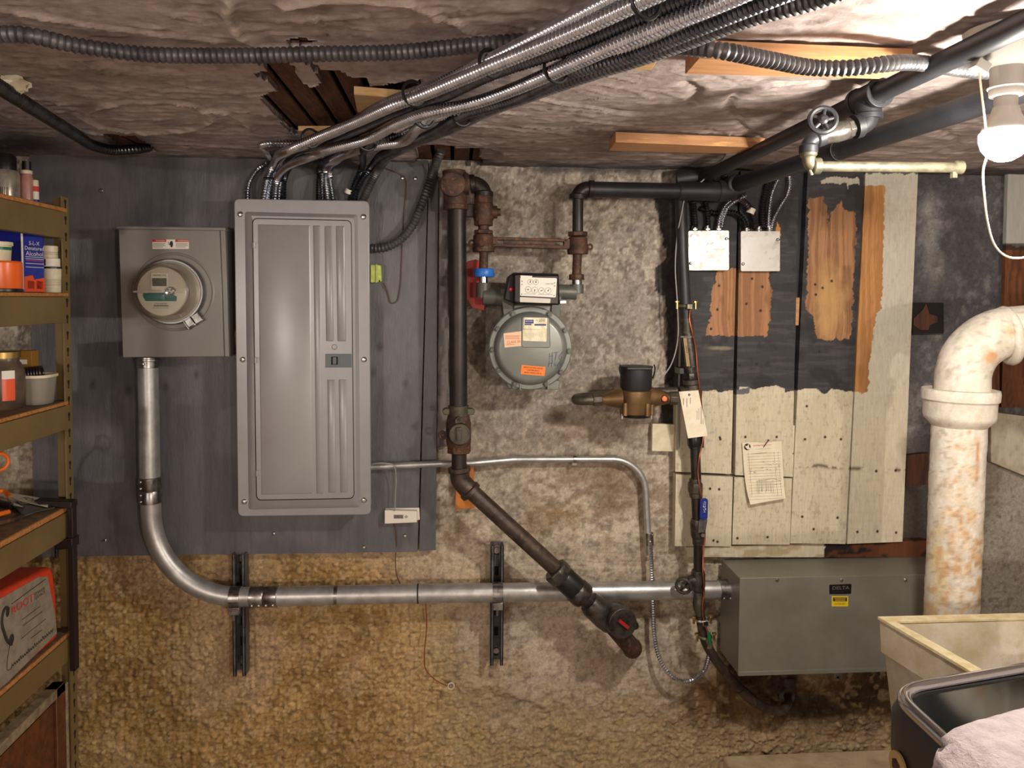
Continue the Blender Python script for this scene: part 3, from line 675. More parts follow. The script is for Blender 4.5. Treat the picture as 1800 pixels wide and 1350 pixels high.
plate('wood_scrap', [(1594, 800), (1632, 796), (1632, 852), (1592, 856)], .0, .010, M['oldwood'], None, label='dark wood scrap on wall between planks and white stack pipe', cat='wood scrap', bev=.001)
plate('wood_block', [(1147, 745), (1186, 746), (1186, 794), (1146, 793)], .0, .016, M['softwhite'], None, label='small cream painted wood block under the water meter', cat='wood block', bev=.001)
# ---- lumber on the ceiling
def lum(poly, h, label, m_):
    F = [c(x, y, h) for x, y in poly]
    return obj('lumber_piece', MB().prism(F, (0, 0, h-.003)), m_, None, label, 'lumber', bev=.001)
lum([(1228, 103), (1604, 118), (1545, 139), (1204, 130)], .030, 'long orange raw board nailed to ceiling under the grey conduit', M['lumber'])
lum([(1082, 250), (1345, 260), (1318, 271), (1070, 265)], .026, 'short raw lumber strip on ceiling near wall above square boxes', M['lumber'])
lum([(1086, 88), (1168, 88), (1145, 123), (1048, 122)], .02, 'pale plywood offcut on ceiling beside the cable bundle', M['lumberp'])
lum([(622, 166), (770, 178), (745, 197), (628, 197)], .018, 'plywood strip at right edge of the exposed lath', M['lumberp'])
lum([(524, 230), (660, 230), (664, 237), (530, 238)], .014, 'thin plywood edge below the exposed lath by the wall', M['lumberp'])
lum([(850, 90), (910, 84), (884, 108), (848, 106)], .016, 'small pale wood block on ceiling beside upper cables', M['lumberp'])
plate('wood_shim', [(802, 822), (833, 820), (834, 893), (800, 896)], .0, .018, M['orangewood'], None, label='orange wood block on wall behind the black gas pipe elbow', cat='wood block', bev=.001)
obj('concrete_ledge', MB().add([w(1270, 1328, .03), w(1570, 1316, .03), w(1570, 1316, .03)+Vector((0, -.33, 0)), w(1270, 1328, .03)+Vector((.0, -.33, 0))]+[Vector((p.x, p.y, 0)) for p in (w(1270, 1328, .03), w(1570, 1316, .03), w(1570, 1316, .03)+Vector((0, -.33, 0)), w(1270, 1328, .03)+Vector((0, -.33, 0)))],
    [(0, 1, 2, 3), (4, 7, 6, 5), (0, 4, 5, 1), (1, 5, 6, 2), (2, 6, 7, 3), (3, 7, 4, 0)]), M['concrete'], None, 'low beige concrete ledge at foot of wall below grey cabinet', 'ledge', bev=.006)
# ================================================================== ELECTRICAL GEAR
# ---- breaker panel
bp = thing('breaker_panel', 'tall grey steel breaker panel with ribbed door on the dark backboard', 'breaker panel', w(535, 907, .018))
ppo = rrect([(411, 349), (649, 353), (652, 905), (418, 908)], 9)
plate('enclosure', [(416, 354), (644, 358), (647, 900), (423, 903)], .019, .109, M['panel'], bp)
plate('cover', ppo, .108, .1155, M['panel'], bp, bev=.0022)
F0 = [w(x, y, .1155) for x, y in rrect([(430, 372), (629, 377), (634, 892), (437, 896)], 5)]
F1 = [w(x, y, .1255) for x, y in rrect([(438, 379), (622, 383), (627, 885), (444, 888)], 5)]
obj('raised_pan', MB().loft([F0, F1]), M['panel'], bp, bev=.0012)
plate('door_seam', rrect([(443, 383), (618, 387), (623, 877), (450, 880)], 9), .1255, .1258, M['seam'], bp)
mb = ppx(MB(), rrect([(444.3, 384.3), (616.8, 388.2), (621.7, 875.6), (451.3, 878.6)], 8), .1255, .1272)
dr = obj('door', mb, M['panel'], bp, bev=.0008)
def pad(q, h0=.1270, h1=.1296, ins=2.2):
    cxm = sum(p[0] for p in q)/4; cym = sum(p[1] for p in q)/4
    inn = [(x+ins*(1 if x < cxm else -1), y+ins*(1 if y < cym else -1)) for x, y in q]
    return obj('door_rib', MB().loft([[w(x, y, h0) for x, y in rrect(q, 1.2, 3)], [w(x, y, h1) for x, y in rrect(inn, 1.2, 3)]]), M['panel'], dr)
pad([(453, 394), (545, 396), (550, 868), (459, 870)], h1=.1290)
for q in ([(550, 396), (563, 396), (569, 868), (556, 868)], [(570, 397), (584, 397), (587, 600), (573, 600)], [(590, 397), (606, 397), (609, 600), (593, 600)], [(575, 667), (590, 667), (591, 866), (577, 866)], [(595, 667), (610, 667), (612, 866), (598, 866)]): pad(q)
obj('door_boss', MB().lathe([(.0075, 0), (.006, .0025), (.003, .003), (.0001, .0026)], w(588, 610, .1272), (0, -1, 0), 20), M['panel'], dr)
lt = plate('latch', rect(572, 622, 618, 646), .1272, .1292, M['latchblue'], dr, bev=.0006)
plate('latch_pocket', rect(582, 627, 594, 641), .1290, .1296, M['seam'], lt)
plate('latch_slide', rect(585, 628, 591, 640), .1295, .1312, M['latchblue'], lt, bev=.0005)
plate('latch_tab', rect(597, 626, 613, 642), .1291, .1300, M['latchblue'], lt, bev=.0004)
for hx, hy in ((446.5, 431), (449.5, 633), (452, 832)):
    a = w(hx, hy-5, .129); b = w(hx, hy+5, .129); obj('hinge', MB().cyl(a, b, .0042, 12).box(tuple(w(hx-1, hy+4, .1262)), tuple(w(hx+5, hy-4, .1292))), M['panel'], bp, bev=.0005)
for sx, sy in ((422.5, 376.5), (639, 381), (427, 632), (640, 632), (429.5, 882), (640, 879)): screw_head('screw', w(sx, sy, .1155), .0075, bp)
# ---- meter box with its round meter
mx = thing('meter_box', 'square grey steel meter box with a warning sticker beside the shelf', 'meter box', w(306, 628, .018))
plate('body', [(208, 402), (386, 404.5), (394, 627), (215.5, 628.5)], .0185, .116, M['boxgrey'], mx, bev=.002)
plate('side_flange', [(387, 404), (396, 401), (403, 627), (395, 627)], .0185, .112, M['boxgrey'], mx, bev=.0015)
plate('top_cap', [(204, 397), (396, 400), (396, 405.5), (204.5, 402.5)], .0185, .124, M['boxgrey'], mx, bev=.0015)
obj('raised_ring', MB().lathe([(.104, 0), (.101, .0016), (.099, .0016), (.096, 0)], w(306, 513, .116), (0, -1, 0), 64, cap=False), M['boxgrey'], mx)
st = plate('warning_sticker', rect(268, 421, 332, 437.5), .116, .1164, M['labelwhite'], mx)
for x0, x1, t in ((268, 292, 'DANGER'), (308, 332, 'WARNING')):
    plate('red_band', rect(x0, 421, x1, 425.5), .1164, .1167, M['labelred'], st); text_px('band_word', t, (x0+x1)/2+2, 423.2, 2.6, .1167, M['labelwhite'], st)
bars_px('fine_print', [(x0, y, x0+rl, y+.8) for x0 in (269, 309) for y, rl in ((427.5, 21), (429.5, 20), (431.5, 21.5), (433.8, 17))], .1164, M['inkgrey'], st)
hand = MB(); ppx(hand, [(298, 428), (299.5, 424.5), (301, 423.5), (303, 424), (304, 427), (304, 431), (302.5, 434.8), (300.5, 434.8), (299, 431), (297, 429)], .1164, .1167); ppx(hand, [(294.5, 425), (297, 426), (296, 428), (297.5, 431), (295.5, 428.8), (296, 427)], .1164, .1167)
obj('hand_symbol', hand, M['ink'], st)
hub = obj('conduit_hub', MB().tube([w(260, 627, .07), w(260, 646, .07)], .029, 28).tube([w(260, 630, .07), w(260, 634, .07)], .032, 28), M['galv2'], mx, bev=.001)
screw_head('hub_screw', w(252, 640, .098), .005, mx)
em = thing('electric_meter', 'round glass electric meter with teal label on the grey meter box', 'electric meter', w(303, 513, .116))
e0 = w(303, 513, .116); ax = Vector((0, -1, 0)); 
obj('sealing_ring', MB().lathe([(.084, .0), (.0865, .004), (.0865, .014), (.0835, .019), (.079, .019), (.079, 0)], e0, ax, 64), M['steel'], em)
obj('base_disc', MB().lathe([(.078, .001), (.078, .020), (.070, .024), (.0001, .024)], e0, ax, 64), M['meterwhite'], em)
obj('inner_drum', MB().lathe([(.062, .024), (.062, .070), (.0001, .070)], e0, ax, 64), M['meterwhite'], em, bev=.001)
obj('glass_dome', MB().lathe([(.0775, .018), (.0765, .03), (.0712, .082), (.069, .089), (.064, .0925), (.0001, .0935), (.0001, .0915), (.063, .0905), (.0672, .087), (.0692, .081), (.0745, .03), (.0755, .018)], e0, ax, 72, cap=False), M['glass'], em)
fz = .116+.070
def mpt(dx, dz, h): return e0+Vector((dx, -h, dz))
def mrect(mb, x0, z0, x1, z1, h0, h1): return mb.box((e0.x+x0, e0.y-h1, e0.z+z0), (e0.x+x1, e0.y-h0, e0.z+z1))
lower = [(.060*math.cos(a), .060*math.sin(a)) for a in np.linspace(PI*1.02, PI*1.98, 30)]
obj('lower_face', MB().prism([mpt(x, z, .0725) for x, z in lower], (0, .003, 0)), M['labelwhite'], em)
obj('face_ledge', mrect(MB(), -.067, -.003, .064, .0015, .070, .081), M['meterwhite'], em)
tl = [(-.046, -.004), (-.034, -.004), (-.03, -.001), (.008, -.001), (.012, -.008), (.030, -.008), (.037, -.012), (.036, -.024), (-.040, -.024), (-.047, -.012)]
obj('teal_band', MB().prism([mpt(x, z, .0732) for x, z in tl], (0, .001, 0)), M['teal'], em)
bz = obj('display_bezel', mrect(MB(), -.026, .004, .016, .048, .070, .0745), M['labelwhite'], em, bev=.001)
obj('display', mrect(MB(), -.0225, .014, .0125, .034, .0742, .0752), M['lcd'], bz)
text('bezel_print', 'WNBR38871 M-36', mpt(-.005, .0412, .0745), .0042, M['ink'], bz, .034)
text('lower_print', '2714 3037367', mpt(-.003, -.0305, .0726), .004, M['ink'], em, .032)
obj('bar_code', (lambda mb: [mrect(mb, -.02+i*.0016, -.0375, -.02+i*.0016+.0009, -.034, .0725, .0729) for i in range(23)] and mb)(MB()), M['ink'], em)
text('lower_print', 'CONSOLIDATED ED. CO. OF N.Y. INC.', mpt(-.003, -.0415, .0726), .0023, M['ink'], em, .042)
lk = MB().lathe([(.0105, .07), (.0105, .083), (.008, .085), (.0001, .085)], mpt(.0235, .002, 0), ax, 20); obj('port_ring', lk, M['steel'], em, bev=.0006)
for q in range(3): obj('port_dot', MB().lathe([(.002, .085), (.002, .0856)], mpt(.0235+.005*math.cos(q*2.1+.5), .002+.005*math.sin(q*2.1+.5), 0), ax, 10), M['ink'], em)
sl = obj('seal_clip', MB().box((-.014, -.004, -.012), (.004, .012, .012)).box((.008, -.006, -.011), (.026, .010, .012)).box((-.016, -.009, -.014), (-.013, .012, .014)).box((.004, -.009, -.014), (.0065, .012, .014)).box((.026, -.009, -.013), (.0285, .012, .014)).cyl((-.02, -.004, -.010), (.03, -.004, -.010), .0022, 8), M['galv2'], em, bev=.001)
ps = w(337, 566, .13); sl.matrix_world = Matrix.Translation(ps)@Matrix.Rotation(math.radians(-33), 4, 'Y'); sl.data.update()
sl.location = ps-em.location; 
me = sl.data; off = Vector(em.location)
for v in me.vertices: v.co += off
# ---- big silver conduit
cd = thing('metal_conduit', 'thick silver conduit bending from the meter box across to the grey cabinet', 'conduit', w(400, 1066, .07))
R0 = .0262
pth = [w(260, 640, .07), w(264.5, 852, .07), w(271, 1052, .07), w(735, 1043, .07), w(1290, 1035.5, .07)]
p_v = [w(260, 640, .07), w(264, 850, .07)]
obj('straight_tube', MB().tube(p_v, R0, 32), M['galv'], cd)
bend = fillet([w(264, 846, .07), w(270, 1051, .07), w(470, 1048.5, .07)], .235, 24)
obj('elbow_tube', MB().tube(bend, R0, 32), M['galv'], cd)
obj('straight_tube', MB().tube([w(470, 1048.5, .07), w(735, 1043.3, .07)], R0, 32), M['galv'], cd)
obj('straight_tube', MB().tube([w(735.8, 1043.3, .07), w(1284, 1036.5, .07)], R0, 32), M['galv'], cd)
obj('joint_band', MB().tube([w(733.6, 1043.4, .07), w(736, 1043.3, .07)], R0+.0008, 32), M['seam'], cd)
def coupling(a, b, n=4, face=(0, -1, 0)):
    A, B = Vector(a), Vector(b); o = obj('coupling', MB().tube([A, A+(B-A)*.02, A+(B-A)*.47, A+(B-A)*.5, A+(B-A)*.53, B-(B-A)*.02, B], [R0, R0+.003, R0+.003, R0+.0018, R0+.003, R0+.003, R0], 32), M['galv2'], cd)
    side = (B-A).normalized().cross(Vector(face)).normalized()
    for i in range(n):
        f = (i+.5)/n; dr_ = (Vector(face)*.82+side*.57).normalized(); screw_head('set_screw', A+(B-A)*f+dr_*(R0+.0025), .0045, o, dr_)
coupling(w(264, 838, .07), w(264.8, 884, .07)); coupling(w(440, 1049, .07), w(489, 1048, .07))
coupling(w(1263, 1036.7, .07), w(1285, 1036.5, .07), 2)
obj('seam_mark', MB().tube([w(588, 1046.2, .07), w(594, 1046.1, .07)], R0+.0004, 32), M['galv2'], cd)
# ---- strut channels
def strut(px0, px1, y0, y1, label, cy):
    d1 = .0425; t = thing('strut_channel', label, 'strut', w((px0+px1)/2, y1, .0))
    a, b = w(px0, y0, d1), w(px1, y1, d1); x0, x1, z0, z1 = a.x, b.x, b.z, a.z
    mb = MB().box((x0, -.004, z0), (x1, -.001, z1)).box((x0, -d1, z0), (x0+.003, -.001, z1)).box((x1-.003, -d1, z0), (x1, -.001, z1)).box((x0, -d1, z0), (x0+.0095, -d1+.0025, z1)).box((x1-.0095, -d1, z0), (x1, -d1+.0025, z1))
    mb.box((x0+.007, -d1, z0), (x0+.0095, -d1+.009, z1)).box((x1-.0095, -d1, z0), (x1-.007, -d1+.009, z1))
    obj('channel', mb, M['strut'], t, bev=.0006)
    n = 6
    for i in range(n):
        zz = z1-.025-(z1-z0-.05)*i/(n-1); obj('slot', MB().box(((x0+x1)/2-.006, -.0046, zz-.013), ((x0+x1)/2+.006, -.004, zz+.013)), M['seam'], t)
    for zz in (z1-.022, z0+.03): obj('bolt', MB().lathe([(.013, 0), (.013, .002), (.0085, .002), (.0085, .008), (.0001, .008)], ((x0+x1)/2, -.004, zz), (0, -1, 0), 6), M['galv2'], t)
    # pipe clamp round the conduit
    pc = w((px0+px1)/2, cy, .07); mbc = MB(); xm = (x0+x1)/2

    mbc.loft([[Vector((xm+dx, pc.y+(R0+e)*math.cos(q), pc.z+(R0+e)*math.sin(q))) for dx, e in ((-.014, .0004), (.014, .0004), (.014, .003), (-.014, .003))] for q in np.linspace(-PI*.97, PI*.97, 30)])
    o = obj('pipe_clamp', mbc, M['galv2'], t)
    obj('clamp_ear', MB().box((xm-.014, pc.y-.022, pc.z-R0-.016), (xm+.014, pc.y-.019, pc.z-R0+.004)).box((xm-.014, pc.y-.012, pc.z-R0-.016), (xm+.014, pc.y-.009, pc.z-R0+.002)), M['galv2'], t, bev=.001)
    obj('clamp_bolt', MB().cyl((xm-.002, pc.y-.015, pc.z-R0-.034), (xm-.002, pc.y-.015, pc.z-R0+.002), .0035, 10).lathe([(.008, 0), (.008, .005)], (xm-.002, pc.y-.015, pc.z-R0-.012), (0, 0, 1), 6), M['steel'], t)
strut(407.5, 432, 975, 1189, 'left dark steel strut channel clamping the silver conduit below backboard', 1049.3)
strut(863, 884.5, 960, 1170, 'right dark steel strut channel clamping the silver conduit near gas pipe', 1041.6)
# ---- grey cabinet at the lower right
cb = thing('electrical_cabinet', 'wide grey steel electrical cabinet with nameplate beneath the planks', 'electrical cabinet', w(1450, 1186, .02))
a = w(1301, 1016.5, .162); b = w(1688, 1184, .162); zb = w(1303, 1186, .162).z
obj('body', MB().box((a.x, -.16, zb), (b.x, -.012, a.z)), M['cabinet'], cb, bev=.002)
obj('front_cover', MB().box((a.x-.001, -.1635, zb+.009), (b.x, -.16, a.z+.001)), M['cabinet'], cb, bev=.0012)
obj('cover_lip', MB().box((a.x-.001, -.1665, zb-.002), (b.x, -.155, zb+.010)), M['cabinet'], cb, bev=.001)
for sx in (1366, 1479, 1591.5): screw_head('screw', w(sx, 1019.5, .1635), .0058, cb)
npl = plate('nameplate', rrect([(1458, 1028), (1497, 1026.5), (1496, 1044), (1458, 1044.5)], 1.5, 3), .1635, .1645, M['dark'], cb)
text_px('name_letters', 'DELTA', 1478, 1033.2, 6.2, .1645, M['inkgrey'], npl, wpx=32)
bars_px('nameplate_print', [(1463, 1040, 1476, 1040.8), (1478, 1040, 1483, 1040.8)], .1645, M['olive'], npl)
yl = plate('yellow_label', rect(1462, 1048, 1491, 1066), .1635, .1640, M['yellow'], cb); plate('black_panel', rect(1464.3, 1050, 1489, 1057), .1640, .1643, M['ink'], yl)
bars_px('label_print', [(1466, 1051.3, 1487, 1051.9), (1468, 1053.2, 1486, 1053.8), (1468, 1055.2, 1486, 1055.8)], .1643, M['yellow'], yl); text_px('label_words', 'CAUTION 240 V', 1476.5, 1061.2, 4, .1640, M['olive'], yl, wpx=22)
obj('bracket', MB().box((w(1466, 1190, .1).x, -.103, w(1466, 1196, .1).z), (w(1480, 1190, .1).x, -.1, zb+.002)), M['galv2'], cb, bev=.001)
obj('bracket_hole', MB().lathe([(.004, 0), (.004, .0006)], w(1473, 1191, .103), (0, -1, 0), 12), M['seam'], cb)
# ---- square junction boxes
def jbox(x0, y0, x1, y1, label, tilt):
    d1 = .066; t = thing('junction_box', label, 'junction box', w((x0+x1)/2, y1, .036))
    plate('box', rect(x0+1.5, y0+1, x1-1.5, y1-1), .0365, d1-.003, M['spangle'], t)
    cv = ppx(MB(), rrect([(x0, y0), (x1, y0), (x1, y1), (x0, y1)], 3), d1-.003, d1)
    if 0:
        g = w((x0+x1)/2, (y0+y1)/2, d1); Rm = Matrix.Rotation(math.radians(tilt), 3, 'Z'); cv.v = [tuple(Rm@(Vector(p)-g)+g+Vector((0, -.0018, 0))) for p in cv.v]
    o = obj('cover', cv, M['spangle'], t, bev=.0008)
    screw_head('screw', w(x0+4.5, y1-13, d1+.003), .0042, t, m_=M['steel']); screw_head('screw', w(x1-4, y0+15, d1+.003), .0042, t, m_=M['steel']); plate('screw_slot', rect(x1-5, y0+14.2, x1+.5, y0+16), d1+.002, d1+.003, M['seam'], t)
    t.rotation_euler.z = math.radians(tilt)
    for f in (.14, .45, .72): obj('connector', MB().tube([w(x0+(x1-x0)*f, y0+2, .052), w(x0+(x1-x0)*f, y0-8, .052)], .0085, 14).tube([w(x0+(x1-x0)*f, y0-.5, .052), w(x0+(x1-x0)*f, y0-2.5, .052)], .012, 6), M['galv2'], t, bev=.0005)
jbox(1213.5, 405, 1283, 475.5, 'left square galvanized junction box on planks, glaring in lamplight', -7.5)
jbox(1302, 406, 1371.5, 477, 'right square galvanized junction box on planks, duller grey cover', 0)
# ---- thin silver tube with its grounding cable
tn = thing('thin_conduit', 'thin silver conduit curving from breaker panel down the middle of the wall', 'conduit', w(1140, 960, .02))
pts = fillet([w(648, 821, .04), w(770, 815, .04), w(830, 814, .035), w(905, 807.5, .02), w(1132, 807, .02), w(1141, 975, .02)], [.1, .1, .1, .1, .125], 10)
obj('tube', MB().tube(pts, .0094, 18), M['galv'], tn)
obj('strap', MB().tube([w(1007.5, 807, .02), w(1013, 807, .02)], .0112, 16).box(tuple(w(1006, 818, .016)), tuple(w(1014, 807, .012))), M['galv2'], tn)
obj('end_connector', MB().tube([w(1141, 936, .02), w(1141.5, 958, .02)], .0125, 16), M['galv2'], tn, bev=.001); screw_head('set_screw', w(1147, 940, .034), .004, tn)
gc = obj('ground_cable', corrugate(MB(), [w(1143, 952, .03), w(1145, 985, .04), w(1148, 1060, .035), w(1151, 1120, .04), w(1163, 1165, .05), w(1186, 1193, .06), w(1213, 1197, .07), w(1236, 1180, .085), w(1246, 1150, .1), w(1246, 1132, .105)], .0062, .0072, .0011, 8), M['armor'], None, 'thin silver armored ground cable looping below the water pipe clamp', 'cable')
# ---- small units on the backboard
tb = thing('wire_terminal_box', 'small white terminal box with a sensor dot under the breaker panel', 'terminal box', w(705, 921, .018))
plate('base', rrect([(677, 894), (737, 893), (738, 914), (677, 921)], 1.5, 3), .0185, .026, M['white'], tb, bev=.001)
plate('cover', rrect([(676, 897), (733, 898.5), (733, 918.5), (676, 921)], 1.5, 3), .026, .044, M['white'], tb, bev=.0015)
plate('display', rect(692, 905, 709, 911.5), .044, .0445, M['inkgrey'], tb); screw_head('button', w(714, 908.5, .044), .004, tb)
text_px('print', '2:45 L', 700.5, 908.3, 4.5, .0446, M['ink'], tb, wpx=14)
gb = thing('cable_splice', 'yellow green plastic splice block at right edge of breaker panel', 'splice block', w(661, 497, .03))
plate('body', rrect([(651, 465), (669, 466), (670.5, 495), (651, 497)], 2, 3), .03, .06, M['ygreen'], gb, bev=.002); plate('rib', rect(660, 464.5, 663, 497), .06, .063, M['ygreen'], gb, bev=.001); plate('notch', rect(666, 492, 668, 495.5), .0598, .0605, M['seam'], gb)
tg = thing('meter_tag', 'small white tag between meter box and breaker panel', 'tag', w(408, 606, .05)); plate('card', [(402, 583), (416, 582), (416, 607), (409, 602), (402, 597)], .05, .052, M['paper'], tg); plate('print', rect(407, 589, 409, 595), .052, .0524, M['ink'], tg)
def wire(name, pts, r, m_, label, cat='wire', n=6): return obj(name, MB().tube(spline(pts, .006), r, n), m_, None, label, cat)
wire('telephone_wire', [w(641, 292, .024), w(655, 291, .025), w(690, 300, .024), w(711, 313, .022), w(713, 340, .021), w(709, 385, .021), w(706, 450, .021), w(703, 505, .021), w(697, 530, .022), w(687, 533, .023), w(681, 515, .022), w(674, 497, .03)], .0017, M['brownwire'], 'thin brown wire looping down backboard right of breaker panel')
wire('bell_wire', [w(655, 815, .06), w(675, 814, .065), w(692, 818, .06), w(696, 840, .05), w(695, 870, .045), w(694, 898, .047)], .0016, M['greywire'], 'thin pale wire from silver conduit down to white terminal box')
wire('bell_wire', [w(693, 919, .03), w(697, 950, .021), w(695, 985, .01), w(697, 1010, .008), w(704, 1028, .006)], .0015, M['brownwire'], 'thin brown wire hanging from white terminal box to the conduit')
wire('copper_lead', [w(748, 1060, .012), w(750, 1100, .012), w(746, 1150, .014), w(748, 1176, .016), w(765, 1195, .02), w(788, 1207, .024)], .0017, M['copper'], 'thin copper wire below the conduit ending at a wall screw')
ws = thing('wall_screw', 'small screw with washer in crumbling wall below conduit', 'screw', w(793, 1210, .02)); obj('washer', MB().torus(w(793, 1206, .028), (.2, -1, .1), .009, .0022, 16, 6), M['softwhite'], ws); screw_head('head', w(792, 1206, .022), .006, ws)
# ---- armored cables from the breaker panel up and across the ceiling
def cable(pts, r, m_, label, pitch=.0072, amp=.0017, name='armored_cable', group=None, n=8):
    pts = [Vector(p) for p in pts]        # cables that leave the picture run on along the ceiling
    for rev in (0, 1):
        if rev: pts = pts[::-1]
        if pts[-1].y < -.8 and abs(pts[-1].x) < 1.3:
            v = pts[-1]-pts[-2]; v.z = 0; v.normalize(); e = pts[-1]+v*.12; e.z = max(pts[-1].z, ZC-.05); pts += [e, e+v*(1.1 if pts[-1].x > 0 else .35)]
        if rev: pts = pts[::-1]
    return obj(name, corrugate(MB(), pts, r, pitch, amp, n), m_, None, label, 'cable', group)
AR, AD = M['armor'], M['armor_dark']
cable([w(471, 356, .06), w(477, 318, .07), w(491, 287, .09), c(545, 250, .06), c(600, 227, .055), c(680, 182, .055), c(760, 152, .055), c(867, 103, .055), c(1000, 37, .055), c(1090, -10, .055), c(1160, -50, .055)], .0085, AR, 'bright armored cable forming the upper edge of the ceiling bundle')
cable([w(462, 356, .065), w(469, 318, .078), w(481, 290, .11), c(510, 263, .08), c(560, 241, .07), c(622, 216, .07), c(692, 185, .072), c(735, 170, .07), c(862, 117, .07), c(1000, 60, .07), c(1130, 0, .07), c(1200, -35, .07)], .0085, AR, 'bright armored cable just below the uppermost one in the bundle')
cable([w(497, 356, .06), w(500, 312, .065), c(560, 264, .05), c(660, 218, .04), c(760, 180, .04), c(870, 129, .04), c(1000, 85, .042), c(1180, 10, .042), c(1250, -22, .042)], .0078, AD, 'dark armored cable sagging under the upper bright pair')
cable([w(490, 356, .052), w(493, 317, .062), w(511, 289, .075), c(570, 264, .062), c(640, 247, .062), c(700, 217, .06), c(743, 201, .06), c(833, 181, .06), c(900, 158, .06), c(1000, 115, .06), c(1110, 67, .06), c(1260, 8, .06), c(1330, -24, .06)], .0092, AR, 'thick bright armored cable along the middle of the ceiling bundle')
cable([w(483, 356, .07), w(487, 317, .09), c(560, 271, .06), c(650, 246, .04), c(740, 214, .04), c(833, 193, .045), c(900, 181, .045), c(960, 151, .045), c(1010, 124, .045), c(1120, 77, .045), c(1280, 14, .045), c(1340, -12, .045)], .008, AR, 'armored cable tucked under the thick middle cable')
cable([w(576, 356, .07), w(572, 302, .06), c(592, 279, .04), c(660, 257, .06), c(705, 250, .065), c(738, 222, .066), c(767, 198, .055), c(870, 188, .04), c(960, 152, .04), c(1060, 108, .04), c(1150, 70, .04), c(1340, 4, .04), c(1400, -20, .04)], .0085, AR, 'bright armored cable curling above the panel before joining bundle')
cable([c(1520, -34, .04), c(1430, 0, .04), c(1317, 31, .04), c(1200, 75, .042), c(1133, 99, .045), c(1050, 125, .048), c(1000, 142, .05), c(930, 167, .05), c(850, 197, .05), c(800, 222, .05), c(720, 254, .06), w(662, 303, .08), w(636, 356, .07)], .011, M['flex'], 'fattest grey cable along the lower right edge of the bundle', .008, .0014)
cable([c(1440, -34, .055), c(1380, -10, .055), c(1230, 50, .055), c(1100, 101, .055), c(1000, 130, .055), c(900, 177, .055), c(820, 200, .055), c(760, 232, .055), c(690, 263, .06), w(652, 294, .08), w(628, 330, .06), w(622, 356, .06)], .008, AD, 'dark armored cable beside the fattest grey one')
cable([w(560, 356, .06), w(562, 302, .05), c(575, 281, .03), c(640, 262, .03), c(750, 223, .028), c(900, 172, .028), c(1050, 104, .028), c(1200, 42, .028), c(1310, -4, .028), c(1380, -30, .028)], .0072, AD, 'thin dark cable close to the ceiling inside the bundle')
cable([w(586, 356, .05), w(580, 308, .05), c(598, 278, .025), c(660, 250, .025), c(800, 207, .025), c(1000, 108, .024), c(1200, 20, .024), c(1290, -20, .024)], .0072, AR, 'thin bright cable rising right of panel centre into bundle')
cable([w(435, 356, .06), w(437, 325, .05), w(451, 300, .04), w(468, 287, .032), c(467, 266, .03), c(458, 256, .03), c(474, 252, .03), c(520, 252, .03), c(600, 240, .03), c(700, 202, .03), c(850, 124, .03), c(1000, 52, .03), c(1100, 6, .03), c(1170, -28, .03)], .0062, AR, 'leftmost thin armored cable with a hook turn at ceiling edge')
cable([w(478, 356, .045), w(484, 318, .05), w(507, 289, .055), w(545, 281, .06), w(588, 281, .065), w(608, 275, .07), c(613, 262, .06), c(636, 248, .06), c(700, 241, .05), c(760, 219, .045), c(900, 170, .045), c(1100, 87, .045), c(1300, 5, .045), c(1370, -22, .045)], .0072, M['steel'], 'smooth silver cable making a step above the breaker panel')
cable([w(568, 356, .055), w(566, 306, .055), w(567, 290, .06), c(573, 272, .012)], .0062, AR, 'short bright armored cable from panel top straight into ceiling')
cable([w(615, 356, .05), w(621, 330, .06), w(634, 300, .07), c(642, 262, .06), c(660, 250, .055), c(720, 232, .045), c(800, 212, .04), c(1000, 118, .035), c(1220, 28, .035), c(1330, -16, .035)], .0075, AD, 'dark cable with white sleeve above right end of the panel')
obj('cable_sleeve', MB().tube([w(611, 340, .058), w(614, 333, .06)], .0092, 14), M['white'], None, 'small white sleeve on dark cable over the panel', 'sleeve')
def tie(cen, ax_, R, label, ry=None): return obj('cable_tie', MB().torus(cen, ax_, R*.84, .0026, 26, 6), M['tie'], None, label, 'cable tie', None)
dirn = lambda a, b: (c(*b, .05)-c(*a, .05)).normalized()
for px_, py_, h, R, lb in ((862, 111, .06, .021, 'black tie on the upper cable pair left of centre'), (727, 164, .06, .022, 'black tie on upper cables above pale plywood strip'), (546, 243, .062, .021, 'black tie on upper cables near the ceiling edge'), (745, 204, .055, .024, 'black tie on middle cables beside plywood strip'),
                          (978, 120, .052, .024, 'black tie where middle and lower cables meet'), (812, 203, .05, .022, 'black tie on the lower cables near wall hole'), (1135, -2, .064, .024, 'black tie on upper pair at top of picture'), (645, 247, .055, .024, 'black tie on cables above right part of panel')):
    tie(c(px_, py_, h), dirn((px_-40, py_+18), (px_+40, py_-18)), R, lb)
tie(w(482, 316, .072), (.12, 0, 1), .031, 'black tie gathering left cables above the breaker panel'); tie(w(568, 296, .055), (0, 0, 1), .020, 'black tie on the middle cable group above breaker panel'); tie(w(640, 303, .075), (-.2, 0, 1), .022, 'black tie on the right cable group above breaker panel')
cable([c(-60, 58, .022), c(-10, 60, .022), c(50, 62, .022), c(130, 79, .022), c(250, 95, .022), c(400, 98, .022), c(560, 95, .022), c(700, 92, .022), c(830, 80, .022), c(960, 71, .022), c(1080, 72, .022), c(1190, 82, .03), c(1260, 88, .045), c(1350, 105, .047), c(1430, 119, .047), c(1500, 119, .047), c(1560, 112, .04), c(1605, 110, .03), c(1700, 123, .022), c(1760, 128, .02), c(1900, 132, .02)], .0105, M['flex'], 'long grey flexible conduit crossing the whole ceiling behind the bundle', .0095, .0016, 'flexible_conduit', n=10)
